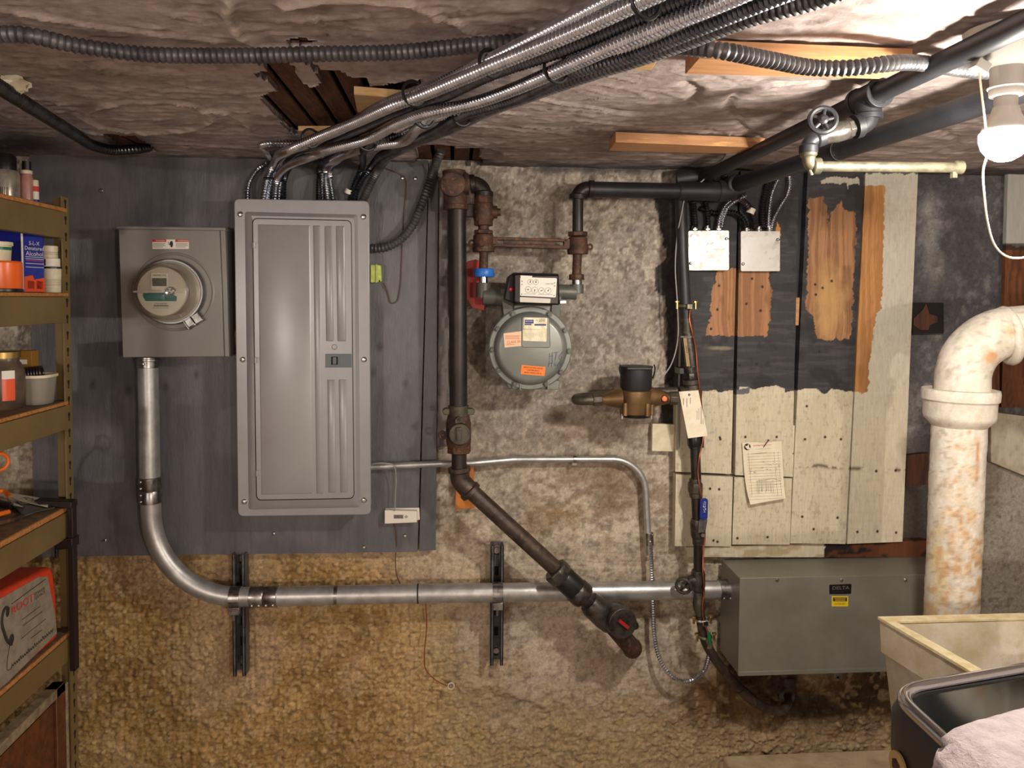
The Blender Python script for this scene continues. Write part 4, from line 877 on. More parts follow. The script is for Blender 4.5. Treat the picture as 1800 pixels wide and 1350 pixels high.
cable([w(648, 436, .07), w(672, 436, .07), w(700, 424, .065), w(724, 398, .06), w(744, 352, .05), w(758, 312, .045), c(771, 274, .0), c(776, 264, -.012)], .0112, M['flex'], 'grey flexible conduit curving from panel side up to the ceiling hole', .0095, .0016, 'flexible_conduit', n=10)
fl = cable([c(-60, 118, .03), c(10, 160, .03), c(70, 198, .03), c(138, 240, .028), c(165, 256, .02), c(200, 264, .015), c(240, 262, .002), c(262, 258, -.012)], .0125, M['armor_dark'], 'dark flexible conduit at upper left running into a ceiling hole', .0095, .001, 'flexible_conduit', n=10)
# cables of the two junction boxes
cable([w(1223, 400, .052), w(1221, 375, .05), w(1219, 345, .05), w(1222, 318, .05), w(1228, 300, .04)], .0072, AD, 'dark cable at left of left junction box going up'); cable([w(1245, 400, .052), w(1243, 370, .05), w(1237, 345, .05), w(1232, 320, .05)], .0072, AD, 'second dark cable rising from left junction box')
cable([w(1262, 400, .055), w(1266, 380, .06), w(1276, 360, .07), w(1292, 349, .08), w(1310, 342, .08)], .0058, AR, 'bright short cable arcing out of the left junction box'); cable([w(1269, 400, .055), w(1272, 382, .06), w(1280, 364, .075), w(1294, 353, .085), w(1312, 344, .09)], .0055, AR, 'twin bright cable beside the one on left junction box')
cable([w(1311, 400, .055), w(1307, 388, .06), w(1296, 377, .06), w(1280, 373, .058), w(1262, 376, .05), w(1246, 372, .045), w(1230, 366, .04)], .0075, AD, 'black cable looping from right junction box to the left')
cable([w(1328, 400, .055), w(1325, 380, .06), w(1314, 362, .07), w(1300, 349, .085), w(1284, 328, .09), w(1272, 308, .08)], .0095, M['coil'], 'thick black ribbed cable from right junction box up left', .008, .0013)
obj('cable_sleeve', MB().tube([w(1318, 375, .066), w(1322, 366, .068)], .0115, 14), M['white'], None, 'white sleeve on thick black cable above right junction box', 'sleeve')
cable([w(1350, 400, .055), w(1352, 370, .06), w(1357, 340, .06), w(1366, 318, .06), w(1374, 300, .05), w(1382, 292, .03)], .0058, AR, 'bright straight cable rising from right junction box'); cable([w(1356, 402, .055), w(1360, 385, .06), w(1372, 362, .065), w(1384, 342, .065), w(1388, 322, .06), w(1386, 305, .05), w(1384, 294, .03)], .0052, AR, 'bright bowed cable at right of right junction box')
cable([w(1341, 402, .05), w(1340, 370, .045), w(1345, 340, .045), w(1352, 315, .045), w(1360, 296, .03)], .0075, M['coil'], 'black cable rising behind bright ones of right junction box')
# ================================================================== GAS AND WATER PIPES
AY = Vector((0, -1, 0))
def hexr(mb, a, b, r, n=6, ang=PI/6):
    a, b = Vector(a), Vector(b); return mb.lathe([(r*.93, 0), (r, (b-a).length*.12), (r, (b-a).length*.88), (r*.93, (b-a).length)], a, (b-a), n, ang=ang)
def elbow(name, a, corner, b, r, m_, parent, rad=None, lip=.004, n=20):
    pts = fillet([a, corner, b], rad or (Vector(a)-Vector(corner)).length*.8, 10); mb = MB().tube(pts, r, n)
    for p, q in ((Vector(a), Vector(corner)), (Vector(b), Vector(corner))):
        dv = (q-p).normalized(); mb.lathe([(r, -.001), (r+lip, -.001), (r+lip, .011), (r, .014)], p, dv, n)
    return obj(name, mb, m_, parent, bev=.0008)
# ---- gas riser: from the buried elbow up the diagonal to the tee at the ceiling
gr = thing('gas_riser', 'black iron gas pipe left of the gas meter slanting down to a red slotted valve', 'gas pipe', w(1110, 1155, .0))
dR = .13
obj('riser_pipe', MB().tube([w(803.5, 355, dR), w(806, 722, dR)], .0242, 24), M['blackpipe'], gr)
tee = MB().tube([w(798, 300, dR+.004), w(801, 368, dR+.004)], .031, 28).lathe([(.0335, 0), (.0335, .014)], w(801, 369, dR+.004), (0, 0, 1), 28).tube([w(796, 324, dR), w(796, 324, dR+.052)], .0305, 28).lathe([(.0335, 0), (.0335, .012), (.030, .014)], w(796, 324, dR+.040), AY, 28).tube([w(800, 324, dR+.004), w(824, 324, dR+.004)], .0285, 24).lathe([(.032, 0), (.032, .010)], w(814, 324, dR+.004), (1, 0, 0), 24)
mbt = tee; obj('tee_fitting', mbt, M['rust'], gr, bev=.0015)
fl_ = MB(); ppx(fl_, [(777, 722), (782, 718), (795, 719), (816, 719), (830, 718), (835, 723), (833, 729), (815, 731), (796, 731), (780, 729)], dR-.012, dR+.012); fl_.tube([w(806, 712, dR), w(806, 733, dR)], .028, 24)
obj('valve_flange', fl_, M['olive'], gr, bev=.002)
vb = MB().tube([w(806, 730, dR), w(806, 744, dR), w(806, 776, dR), w(807, 786, dR)], [.029, .034, .034, .031], 28); hexr(vb, w(807, 782, dR), w(807, 796, dR), .033, 8)
vo = obj('valve_body', vb, M['rust'], gr, bev=.0015)
obj('valve_cap', MB().lathe([(.030, 0), (.030, .040), (.0275, .044), (.0001, .0445)], w(808, 759, dR), AY, 32), M['olive'], gr, bev=.001)
obj('cap_tab', ppx(MB(), [(800, 737), (806, 732), (812, 735), (815, 743), (800, 745)], dR+.032, dR+.043), M['olive'], gr, bev=.001); obj('tab_hole', MB().lathe([(.004, 0), (.004, .0006)], w(806, 737.5, dR+.043), AY, 12), M['seam'], gr)
plate('valve_key', [(802, 752), (810, 752), (811, 775), (803, 775)], dR+.044, dR+.056, M['union'], gr, bev=.001)
obj('lock_lug', MB().torus(w(778, 765, dR+.01), AY, .0085, .0042, 18, 8).box(tuple(w(783, 772, dR+.014)), tuple(w(792, 758, dR+.006))), M['rust'], gr)
obj('riser_pipe', MB().tube([w(807, 790, dR), w(807, 826, dR)], .0205, 24), M['blackpipe'], gr)
elbow('elbow_fitting', w(807, 822, dR), w(809, 845, dR), w(829, 866, dR), .0265, M['diagpipe'], gr, .03)
obj('slant_pipe', MB().tube([w(820, 856, dR), w(985, 1007, dR)], .0222, 26), M['diagpipe'], gr)
u = Vector((w(1085, 1100, dR)-w(975, 996, dR)).normalized())
pA = w(974, 1000, dR)
def along(t): return pA+u*t
un = MB(); hexr(un, along(.0), along(.034), .037, 8); obj('union_nut', un, M['union'], gr, bev=.0015)
obj('union_sleeve', MB().tube([along(.03), along(.036), along(.085), along(.088)], [.031, .0335, .0335, .030], 24), M['dark'], gr, bev=.001)
un = MB(); hexr(un, along(.082), along(.118), .036, 10); obj('union_nut', un, M['union'], gr, bev=.0015)
obj('nipple', MB().tube([along(.11), along(.16)], .024, 20), M['union'], gr)
vb = MB().tube([along(.135), along(.150), along(.205), along(.222)], [.030, .035, .035, .030], 24); vb.lathe([(.034, 0), (.034, .014)], along(.212), u, 8)
obj('valve_body', vb, M['union'], gr, bev=.0015)
vc = w(1090, 1092, dR+.03); axv = Vector((.18, -1, .10)).normalized()
obj('valve_cap', MB().lathe([(.030, -.04), (.040, -.036), (.041, .018), (.039, .021), (.0001, .0215)], vc, axv, 36), M['union'], gr, bev=.001)
ps = vc+axv*.0215; rx = Vector((.75, .0, -.62)).normalized(); rx = (rx-axv*rx.dot(axv)).normalized(); ry = axv.cross(rx)
def obox(mb, cen, ax_, ay_, az_, hx, hy, hz):
    return mb.add([cen+ax_*(hx*sx)+ay_*(hy*sy)+az_*(hz*sz) for sz in (-1, 1) for sx, sy in ((-1, -1), (1, -1), (1, 1), (-1, 1))], [(0, 3, 2, 1), (4, 5, 6, 7), (0, 1, 5, 4), (1, 2, 6, 5), (2, 3, 7, 6), (3, 0, 4, 7)])
obj('valve_key', obox(MB(), ps+axv*.003, rx, ry, axv, .017, .0045, .005), M['redpaint'], gr, bev=.0008, label='red valve key')
obj('key_slot', obox(MB(), ps+ry*-.007+axv*.0005, rx, ry, axv, .018, .0035, .001), M['seam'], gr)
obj('mount_ear', MB().tube([vc+Vector((.035, .02, .0)), vc+Vector((.05, .03, -.03))], .011, 12), M['union'], gr)
el0 = along(.215); elbow('buried_elbow', el0, w(1112, 1140, dR-.005), w(1111, 1139, .0), .0255, M['rust'], gr, .03)
# ---- valve train down to the gas meter
ms = thing('meter_supply', 'rusty valve and elbow stack dropping from the tee to the meter bar', 'gas fitting', w(850, 414, .14))
dM = .134
elbow('elbow_fitting', w(827, 324, dM), w(850, 321, dM), w(850.5, 345, dM), .0215, M['blackpipe'], ms, .034)
mbv = MB(); hexr(mbv, w(850, 344, dM), w(850, 358, dM), .0265, 8); mbv.tube([w(850, 356, dM), w(850, 362, dM), w(850, 384, dM), w(850, 390, dM)], [.024, .0275, .0275, .024], 22); hexr(mbv, w(850, 384, dM), w(850, 397, dM), .0265, 8)
mbv.tube([w(862, 373, dM), w(874, 373, dM)], .017, 18).tube([w(872, 373, dM), w(880, 373, dM)], .0105, 6); obj('valve_body', mbv, M['rust'], ms, bev=.001)
obj('valve_stub', MB().box(tuple(w(819, 381, dM-.005)), tuple(w(833, 360, dM-.03))), M['blackpipe'], ms, bev=.002)
obj('nipple', MB().tube([w(850, 395, dM), w(850, 408, dM)], .0145, 16), M['rust'], ms)
cl = MB(); hexr(cl, w(850, 404.5, dM), w(850, 411.5, dM), .0265, 8); obj('lock_nut', cl, M['rust'], ms)
# ---- meter bar
mbar = thing('meter_bar', 'rusty cast iron meter bar joining the two gas meter connections', 'meter bar', w(940, 446, dM))
for x0, y0, y1, rr in ((850, 412, 443, .0275), (1015.5, 417, 447, .0265)):
    b_ = MB().tube([w(x0, y0, dM), w(x0, y0+3, dM), w(x0, y1-10, dM), w(x0, y1-7, dM), w(x0, y1, dM)], [rr*.9, rr, rr*1.02, rr*1.1, rr*1.04], 24); obj('end_socket', b_, M['rust'], mbar, bev=.001)
bm_ = MB(); ppx(bm_, [(866, 416), (998, 420), (998, 425), (868, 421.5)], dM-.010, dM+.012); ppx(bm_, [(866, 428), (998, 431.5), (1000, 438), (866, 433)], dM-.010, dM+.012)
ppx(bm_, [(885, 421), (978, 423), (978, 431), (885, 429)], dM-.004, dM+.004)
for q in ([(862, 416), (876, 417), (874, 424), (876, 433), (862, 434)], [(990, 420), (1004, 420), (1004, 438), (990, 434), (992, 427)]): ppx(bm_, q, dM-.010, dM+.012)
obj('bar_web', bm_, M['rust'], mbar, bev=.001)
for x0, y0 in ((1037, 434), (829.5, 427)): obj('seal_ear', MB().torus(w(x0, y0, dM), AY, .0065, .003, 16, 8), M['rust'], mbar)
text_px('cast_letters', 'METER BAR', 928, 426, 4.5, dM+.004, M['olive'], mbar, wpx=48)
# ---- outlet pipe going right and the two pipes running under the ceiling
gp = thing('gas_outlet_pipe', 'black gas pipe from meter rising, turning right and running overhead past the bulb', 'gas pipe', w(1016, 416, .13))
dO = .13
cl = MB(); hexr(cl, w(1015.5, 407.5, dO), w(1015.5, 415.5, dO), .028, 8); obj('lock_nut', cl, M['rust'], gp)
obj('pipe', MB().tube([w(1016, 346, dO), w(1015.5, 409, dO)], .0148, 18), M['blackpipe'], gp)
elbow('elbow_fitting', w(1016, 350, dO), w(1017, 331, dO), w(1042, 333, dO), .0205, M['blackpipe'], gp, .030)
obj('pipe', MB().tube([w(1040, 333, dO), w(1200, 336, dO)], .0212, 24), M['darkpipe'], gp)
tb0, tb1 = w(1192, 336, dO), w(1292, 337, dO)
obj('tee_fitting', MB().tube([tb0, tb0+(tb1-tb0)*.05, tb1-(tb1-tb0)*.12, tb1], [.0235, .026, .026, .024], 22).lathe([(.029, 0), (.029, .016)], w(1262, 336, dO), (1, 0, 0), 20), M['darkpipe'], gp, bev=.001)
low0 = w(1290, 326, dO); low1 = Vector((.862, -1.05, 1.873)); dl = (low1-low0).normalized()
obj('overhead_pipe', MB().tube([low0, low1, low1+dl*1.2], .0205, 26), M['darkpipe'], gp)
obj('socket', MB().lathe([(.021, 0), (.0275, .002), (.0275, .034), (.021, .038)], low0-dl*.012, dl, 24), M['darkpipe'], gp, bev=.001)
wpp = thing('overhead_water_pipe', 'dark overhead pipe nearest the ceiling with tee and hanging valve', 'water pipe', w(1250, 310, .1))
up0 = w(1236, 312, .10); up1 = Vector((.70, -1.25, 1.893)); du = (up1-up0).normalized()
obj('pipe', MB().tube([up0, up1, up1+du*1.0], .0162, 24), M['darkpipe'], wpp)
obj('wall_tee', MB().tube([w(1190, 316, .07), w(1262, 305, .10)], [.026, .022], 18).tube([w(1248, 316, .1), w(1256, 300, .1)], .021, 18), M['darkpipe'], wpp, bev=.001)
tx = Vector((.705, -.716, 1.891)); 
def onup(px): # point of the upper pipe under photo column px
    best = min((abs(proj(np.array([tuple(up0.lerp(up1, t))]))[0][0]-px), t) for t in np.linspace(0, 1, 400)); return up0.lerp(up1, best[1])
tq = onup(1528)
obj('tee_fitting', MB().tube([tq-du*.036, tq-du*.03, tq+du*.03, tq+du*.036], [.0205, .0225, .0225, .0205], 20).lathe([(.0245, 0), (.0245, .009)], tq-du*.036, du, 20).lathe([(.0245, 0), (.0245, .009)], tq+du*.027, du, 20).tube([tq, tq+Vector((0, 0, -.034))], .021, 18).lathe([(.0235, 0), (.0235, .009)], tq+Vector((0, 0, -.036)), (0, 0, 1), 18), M['darkpipe'], wpp, bev=.001)
# branch: drops, turns toward the wall-left and ends in the horizontal brass tube
yb_ = tq.y
def bp_(px, py): return w(px, py, -yb_)
e1 = bp_(1525, 214); obj('pipe', MB().tube([tq, bp_(1526, 195)], .0135, 16), M['darkpipe'], wpp)
elbow('elbow_fitting', bp_(1526, 190), bp_(1527, 216), bp_(1502, 223), .0165, M['darkpipe'], wpp, .016)
obj('nipple', MB().tube([bp_(1512, 221), bp_(1478, 231)], .0115, 16), M['union'], wpp)
vbm = MB().tube([bp_(1490, 226), bp_(1484, 228), bp_(1468, 233), bp_(1460, 235)], [.0155, .0175, .0175, .015], 18); hexr(vbm, bp_(1496, 224.5), bp_(1487, 227), .018, 8); vbm.tube([bp_(1466, 233), bp_(1440, 240)], [.017, .013], 16)
obj('valve_body', vbm, M['union'], wpp, bev=.001)
wh = bp_(1433, 228)+Vector((-.004, -.035, .008)); wa = Vector((-.25, -.93, .12)).normalized()
hw = obj('hand_wheel', MB().torus(wh, wa, .0205, .0045, 28, 8), M['darkpipe'], wpp)
sp = MB()
u1 = wa.orthogonal().normalized(); u2 = wa.cross(u1)
for q in range(5): sp.tube([wh, wh+(u1*math.cos(q*1.2566)+u2*math.sin(q*1.2566))*.0205], .0032, 8)
sp.lathe([(.008, -.006), (.008, .005), (.004, .008), (.0001, .008)], wh, wa, 16).tube([wh, bp_(1446, 237)], .0055, 10); obj('wheel_hub', sp, M['darkpipe'], hw)
elbow('elbow_fitting', bp_(1446, 240), bp_(1421, 248), bp_(1421, 268), .0125, M['darkpipe'], wpp, .016, .003)
elbow('elbow_fitting', bp_(1421, 262), bp_(1422, 292), bp_(1440, 292), .011, M['brassold'], wpp, .012, .003)
bt = bp_(1432, 292.5); bt2 = bt+Vector((.262, 0.0, .003))
obj('brass_tube', MB().tube([bt, bt2], .0088, 18), M['brassold'], wpp, label='pale brass horizontal tube')
obj('tube_cap', MB().lathe([(.0088, -.002), (.0115, 0), (.0115, .012), (.0088, .014)], bt2-Vector((.014, 0, 0)), (1, 0, 0), 18).box(tuple(bt2+Vector((-.02, -.004, -.018))), tuple(bt2+Vector((-.012, .004, -.006)))), M['brassold'], wpp)
obj('drain_cock', MB().tube([bp_(1424, 298), bp_(1427, 308)], [.005, .003], 10), M['brassold'], wpp)
obj('pipe_hanger', MB().torus(low0.lerp(low1, .52), dl, .0222, .0012, 24, 6), M['galv2'], gp)
# ---- gas meter
gm = thing('gas_meter', 'round grey green gas meter with dials hanging below the meter bar', 'gas meter', w(930, 686, .1))
g0 = w(932, 612, .165); R1 = .1085
obj('rear_pan', MB().lathe([(.02, -.14), (.085, -.135), (.104, -.115), (.107, -.09), (R1, -.05), (R1, -.046)], g0, AY, 64), M['gasmeter'], gm)
pl = MB(); ppx(pl, [(884, 535), (984, 536), (982, 560), (995, 600), (985, 650), (972, 685), (893, 684), (880, 650), (870, 600), (884, 560)], .07, .150); obj('middle_body', pl, M['gasmeter'], gm, bev=.004)
obj('flange_ring', MB().lathe([(.095, -.012), (R1+.002, -.012), (R1+.003, -.006), (R1+.003, .004), (R1, .007), (.094, .007)], g0, AY, 72), M['gasmeter'], gm)
obj('front_cover', MB().lathe([(.099, .004), (.097, .010), (.092, .022), (.086, .0275), (.080, .029), (.0001, .030)], g0, AY, 72), M['gasmeter'], gm)
for a_ in (62, 28, -4, -38, -66, 118, 150, 182, 214, 246): 
    p = g0+Vector((math.cos(math.radians(a_))*.1025, -.006, math.sin(math.radians(a_))*.1025)); o = MB().lathe([(.0085, 0), (.0085, .004)], p, AY, 16); hexr(o, p+AY*.004, p+AY*.010, .0055, 6); obj('flange_bolt', o, M['gasmeter2'], gm)
for x0 in (913, 962): plate('foot_rib', [(x0, 657), (x0+3, 657), (x0+3, 686), (x0, 685)], .12, .176, M['gasmeter'], gm, bev=.001)
plate('foot_pad', [(897, 668), (985, 669), (982, 685), (900, 684)], .11, .158, M['gasmeter'], gm, bev=.002)
plate('top_pad', rrect([(917, 556), (966, 557), (968, 612), (916, 611)], 5, 4), .165, .1965, M['gasmeter'], gm, bev=.002)
arm = MB().tube([w(849, 520, .14), w(878, 522, .14), w(905, 524, .15)], [.024, .024, .028], 20).tube([w(850, 497, .14), w(849.5, 524, .14)], .0195, 20); ppx(arm, [(880, 508), (898, 508), (904, 560), (886, 560)], .09, .165); obj('inlet_arm', arm, M['gasmeter2'], gm, bev=.001)
arm = MB().tube([w(1013, 514, .14), w(990, 513, .14), w(965, 514, .15)], [.020, .020, .024], 20).tube([w(1014, 500, .14), w(1014, 516, .14)], .0185, 20); ppx(arm, [(972, 508), (988, 509), (984, 560), (968, 560)], .09, .160); obj('outlet_arm', arm, M['gasmeter2'], gm, bev=.001)
plate('arm_latch', rect(984, 528, 996, 534), .150, .17, M['galv2'], gm, bev=.001)
plate('index_back', [(894, 486), (904, 479), (982, 481), (984, 530), (978, 536), (905, 534), (886, 526)], .13, .200, M['register'], gm, bev=.003)
plate('index_cover', rrect([(903, 481), (982.5, 483), (983.5, 536.5), (903, 533)], 3, 4), .200, .235, M['smoke'], gm, bev=.004)
ip = plate('dial_plate', rrect([(914.5, 487), (979, 489), (977, 523), (914, 520)], 2, 3), .2352, .2362, M['labelwhite'], gm, bev=.0004)
plate('plate_tabs', [(915, 484), (936, 485), (935, 488), (915, 487)], .2352, .2360, M['labelwhite'], gm)
plate('name_strip', rrect([(914, 522), (968, 525), (967, 533), (914, 531)], 1, 3), .2352, .2360, M['meterwhite'], gm)
for i, (dx_, dy_) in enumerate(((928.5, 509), (940, 510), (951.8, 511), (963.5, 511), (932, 495.5), (942, 496))):
    p = w(dx_, dy_, .2363); di = obj('dial_ring', MB().torus(p, AY, .0078 if i < 4 else .0066, .0004, 28, 6), M['inkgrey'], ip)
    an = (2.9, -1.6, 0.4, .9, 1.4, 1.5)[i]; obj('dial_hand', MB().prism([p+Vector((math.cos(an)*.006, -.0008, math.sin(an)*.006)), p+Vector((math.cos(an+2.5)*.0022, -.0008, math.sin(an+2.5)*.0022)), p+Vector((math.cos(an-2.5)*.0022, -.0008, math.sin(an-2.5)*.0022))], (0, .0005, 0)), M['ink'], ip)
text_px('plate_print', 'CUBIC FEET', 966, 499, 2.2, .2363, M['inkgrey'], ip, wpx=16); bars_px('fine_print', [(922, 516.5, 942, 517.1), (946, 517.5, 972, 518.1)], .2362, M['inkgrey'], ip)
for sx, sy in ((917.5, 494.5), (917.5, 500), (917, 517), (975, 497), (975, 502.5), (974, 519.5)): obj('pin', MB().lathe([(.0013, 0), (.0013, .001)], w(sx, sy, .2362), AY, 10), M['ink'], ip)
obj('seal_button', MB().lathe([(.0062, 0), (.0058, .004), (.003, .006), (.0001, .006)], w(898.5, 508.5, .200), Vector((-.3, -1, 0)), 18), M['redbutton'], gm)
tgp = plate('badge_plate', rrect([(921, 558), (962, 559), (961, 580), (920, 578)], 1.5, 3), .1966, .1972, M['plate'], gm)
plate('blue_field', rect(922.5, 562, 938, 568.5), .1972, .1975, M['labelblue'], tgp); plate('blue_field', rect(922, 569, 934, 571.5), .1972, .1975, M['labelblue'], tgp); plate('dark_field', rect(939.5, 569.5, 960, 572.5), .1972, .1975, M['labelblue'], tgp)
text_px('badge_number', '250', 952.5, 562.8, 5, .1972, M['ink'], tgp, wpx=10.5); text_px('badge_print', 'CLASS', 943.5, 563, 2, .1972, M['ink'], tgp, wpx=5); text_px('badge_word', 'AMERICAN METER', 930, 564.8, 2.2, .1975, M['labelwhite'], tgp, wpx=13)
tgq = plate('serial_plate', rrect([(919, 579), (961, 580), (960.5, 600.5), (919, 599)], 1.5, 3), .1966, .1974, M['plate'], gm)
for t_, y_, h_ in (('CON EDISON', 585, 4), ('OF NEW YORK', 589.5, 4), ('2713711', 596.5, 5.5)): text_px('stamped_print', t_, 944 if h_ > 4.5 else 940, y_, h_, .1974, M['labelwhite'], tgq, wpx=24 if h_ > 4.5 else 30)
lc = plate('class_label', [(885, 586), (917, 582), (919, 608), (887, 611)], .1945, .1950, M['peach'], gm)
text_px('label_words', 'CLASS 50', 903, 601, 4.4, .1950, M['inkred'], lc, wpx=24, rot=.08); bars_px('fine_print', [(888, 590, 914, 590.7), (888, 592.5, 913, 593.2), (888, 595, 914, 595.7), (890, 605.5, 905, 606.2)], .1950, M['inkred'], lc)
ol = plate('orange_label', [(917, 641.5), (959, 645), (957, 661), (915, 657.5)], .1945, .1950, M['orange'], gm)
for i, (t_, wd_) in enumerate((('IMPORTANT READ BEFORE', 34), ('CUSTOMER SERVICE', 22), ('BEFORE TURNING GAS ON', 30))): text_px('label_words', t_, 937.5-i*.4, 646.7+i*4.4, 2.5, .1950, M['ink'], ol, wpx=wd_, rot=-.08)
def scribble(name, strokes, d, r, m_, parent):
    mb = MB()
    for s_ in strokes: mb.tube([w(x, y, d) for x, y in s_], r, 5)
    return obj(name, mb, m_, parent, kind='stuff')
scribble('handwriting', [[(966, 621), (966, 632)], [(971, 619), (970, 634)], [(966, 627), (972, 625)], [(973, 620), (982, 619)], [(978, 620), (976, 633)], [(989, 619), (983, 626), (983, 632), (988, 630), (986, 626)], [(966, 634), (964, 645)], [(971, 633), (969, 645)], [(964, 640), (971, 638)], [(975, 638), (976, 644), (979, 640), (980, 644), (983, 637)], [(986, 633), (984, 645)], [(990, 637), (985, 641), (989, 645)]], .1953, .00045, M['inkblue'], gm)
# unions between bar and meter
ml = thing('meter_swivel', 'left gas meter swivel with bright blue nut', 'gas fitting', w(850, 505, .14))
obj('nipple', MB().tube([w(850.5, 441, .134), w(850, 474, .14)], .0118, 18), M['rust'], ml); bn = MB(); hexr(bn, w(850.5, 487, .14), w(850.5, 472, .14), .0275, 10); obj('nut', bn, M['bluenut'], ml, bev=.001, label='bright blue nut'); obj('swivel', MB().tube([w(850.5, 486, .14), w(850.5, 506, .14)], .0125, 18), M['chrome'], ml)
mr = thing('meter_swivel', 'right gas meter swivel with rusty nut', 'gas fitting', w(1013, 512, .14))
obj('nipple', MB().tube([w(1015, 446, .134), w(1013.5, 484, .14)], .0125, 18), M['rust'], mr); bn = MB(); hexr(bn, w(1013.5, 491, .14), w(1013.5, 482, .14), .0205, 8); bn.lathe([(.0215, 0), (.0215, .004)], w(1013.5, 492, .14), (0, 0, 1), 20); obj('nut', bn, M['rust'], mr, bev=.001); obj('swivel', MB().tube([w(1014, 491, .14), w(1014.5, 508, .14)], .0135, 18), M['steel'], mr)
rp = [(822, 459), (836, 456), (852, 462), (854, 520), (851, 546), (830, 541), (817, 520), (813, 492), (815, 470)]
plate('red_tag', rp, .085, .088, M['redpaint'], None, label='red plate behind the blue gas meter nut', cat='plate', bev=.001)
# ---- water meter
wm = thing('water_meter', 'bronze water meter with black register between gas meter and planks', 'water meter', w(1115, 730, .1))
dW = .15; m0 = w(1117, 727, dW); h1 = w(1117, 684, dW).z-m0.z; h2 = w(1117, 644, dW).z-m0.z
obj('body', MB().lathe([(.0001, .0), (.041, .0), (.043, .004), (.043, h1*.45), (.0455, h1*.52), (.045, h1*.95), (.040, h1)], m0, (0, 0, 1), 36), M['brass'], wm, bev=.0008)
for a_ in (-2.5, -1.0, -.35, 2.2): obj('body_lug', MB().tube([m0+Vector((math.cos(a_)*.043, math.sin(a_)*.043, -.002)), m0+Vector((math.cos(a_)*.043, math.sin(a_)*.043, h1*.5))], .0078, 12), M['brass'], wm, bev=.001)
obj('bottom_plate', MB().lathe([(.0001, -.008), (.04, -.008), (.042, 0)], m0, (0, 0, 1), 32), M['dark'], wm)
for s_ in (-1, 1): obj('bottom_bolt', MB().cyl(m0+Vector((s_*.040, -.018, -.012)), m0+Vector((s_*.040, -.018, .002)), .004, 8), M['galv2'], wm)
rg_ = obj('register', MB().lathe([(.040, h1-.002), (.0425, h1+.004), (.0435, h2-.004), (.0455, h2-.002), (.0455, h2+.001), (.0001, h2+.003)], m0, (0, 0, 1), 40), M['register'], wm, bev=.0006)
for s_ in (-1, 1): obj('bail_clip', MB().tube(spline([m0+Vector((s_*.046, -.012, h2+.006)), m0+Vector((s_*.049, -.012, h2-.004)), m0+Vector((s_*.046, -.016, h2-.018)), m0+Vector((s_*.040, -.022, h2-.03))], .004), .002, 8), M['dark'], rg_)
obj('lid_hinge', MB().box(m0+Vector((-.036, -.052, h2-.004)), m0+Vector((.03, -.044, h2+.001)), None), M['dark'], rg_, bev=.001)
zc_ = w(1117, 700, dW).z
def wp(px, py, d=dW): return w(px, py, d)
obj('inlet_cone', MB().tube([wp(1092, 700), wp(1058, 702)], [.030, .0135], 20), M['brass'], wm); obj('outlet_cone', MB().tube([wp(1138, 698), wp(1176, 700)], [.031, .0145], 20), M['brass'], wm)
obj('copper_plug', MB().lathe([(.009, 0), (.009, .012), (.0075, .014), (.0001, .014)], wp(1166, 700, dW+.013), AY, 16), M['copper'], wm, bev=.001)
nn = MB(); hexr(nn, wp(1058, 702), wp(1042, 703), .0185, 8); obj('coupling_nut', nn, M['olive'], wm, bev=.001)
nn = MB(); hexr(nn, wp(1176, 700), wp(1192, 700), .0185, 8); obj('coupling_nut', nn, M['olive'], wm, bev=.001)
obj('return_bend', MB().tube(fillet([wp(1044, 703), wp(1012, 704), w(1014, 700, .095), w(1150, 690, .075), w(1196, 688, .085)], .03, 10), .0140, 18), M['olive'], wm)
# ---- vertical water service
ws_ = thing('water_service', 'dark vertical water pipe with valves running down the left edge of the planks', 'water pipe', w(1300, 1245, .05))
dS = .10
def s(px, py): return w(px, py, dS)
obj('upper_pipe', MB().tube([s(1196, 330), s(1200, 450), s(1206, 565)], .0158, 20), M['darkpipe'], ws_)
obj('pipe_cap', MB().lathe([(.0158, -.01), (.0165, 0), (.0165, .004), (.0001, .008)], s(1195.5, 330), (0, 0, 1), 20), M['softwhite'], ws_)
obj('strap_joint', MB().tube([s(1206, 560), s(1207, 585)], .0195, 18), M['union'], ws_); obj('hook', MB().box(tuple(s(1193, 593)), tuple(s(1214, 590)-Vector((0, .02, 0)))), M['union'], ws_)
cp_ = obj('label_sleeve', MB().tube([s(1208, 584), s(1216, 645)], .0175, 18), M['union'], ws_)
plate('sleeve_label', [(1201, 594), (1207, 594), (1213, 644), (1207, 644)], dS+.0172, dS+.018, M['tan'], cp_); text('label_mark', 'SR03', w(1207.3, 614, dS+.018), .005, M['ink'], cp_, .02, right=(.12, 0, -1), up=(1, 0, .12))
el_ = MB(); hexr(el_, s(1214, 655), s(1215, 668), .0185, 8); el_.tube([s(1212, 640), s(1214, 658)], .0155, 16); obj('union_nut', el_, M['union'], ws_, bev=.001)
elbow('service_tee', s(1215, 668), s(1217, 690), s(1196, 694), .0185, M['olive'], ws_, .018); obj('tee_run', MB().tube([s(1216, 676), s(1221, 690), s(1221, 712)], [.018, .0215, .018], 18), M['olive'], ws_)
obj('stand_off', MB().box(tuple(w(1186, 655, .05)), tuple(w(1208, 647, .095))), M['dark'], ws_, bev=.001)
obj('pipe', MB().tube([s(1219, 705), s(1224, 850)], .0142, 18), M['blackpipe'], ws_)
cc_ = MB(); hexr(cc_, s(1220, 764), s(1221, 784), .0205, 10); cc_.tube([s(1221, 782), s(1221, 788)], .017, 16); cc_.box(tuple(w(1230, 785, .09)), tuple(w(1238, 768, .108))); obj('black_coupling', cc_, M['dark'], ws_, bev=.001)
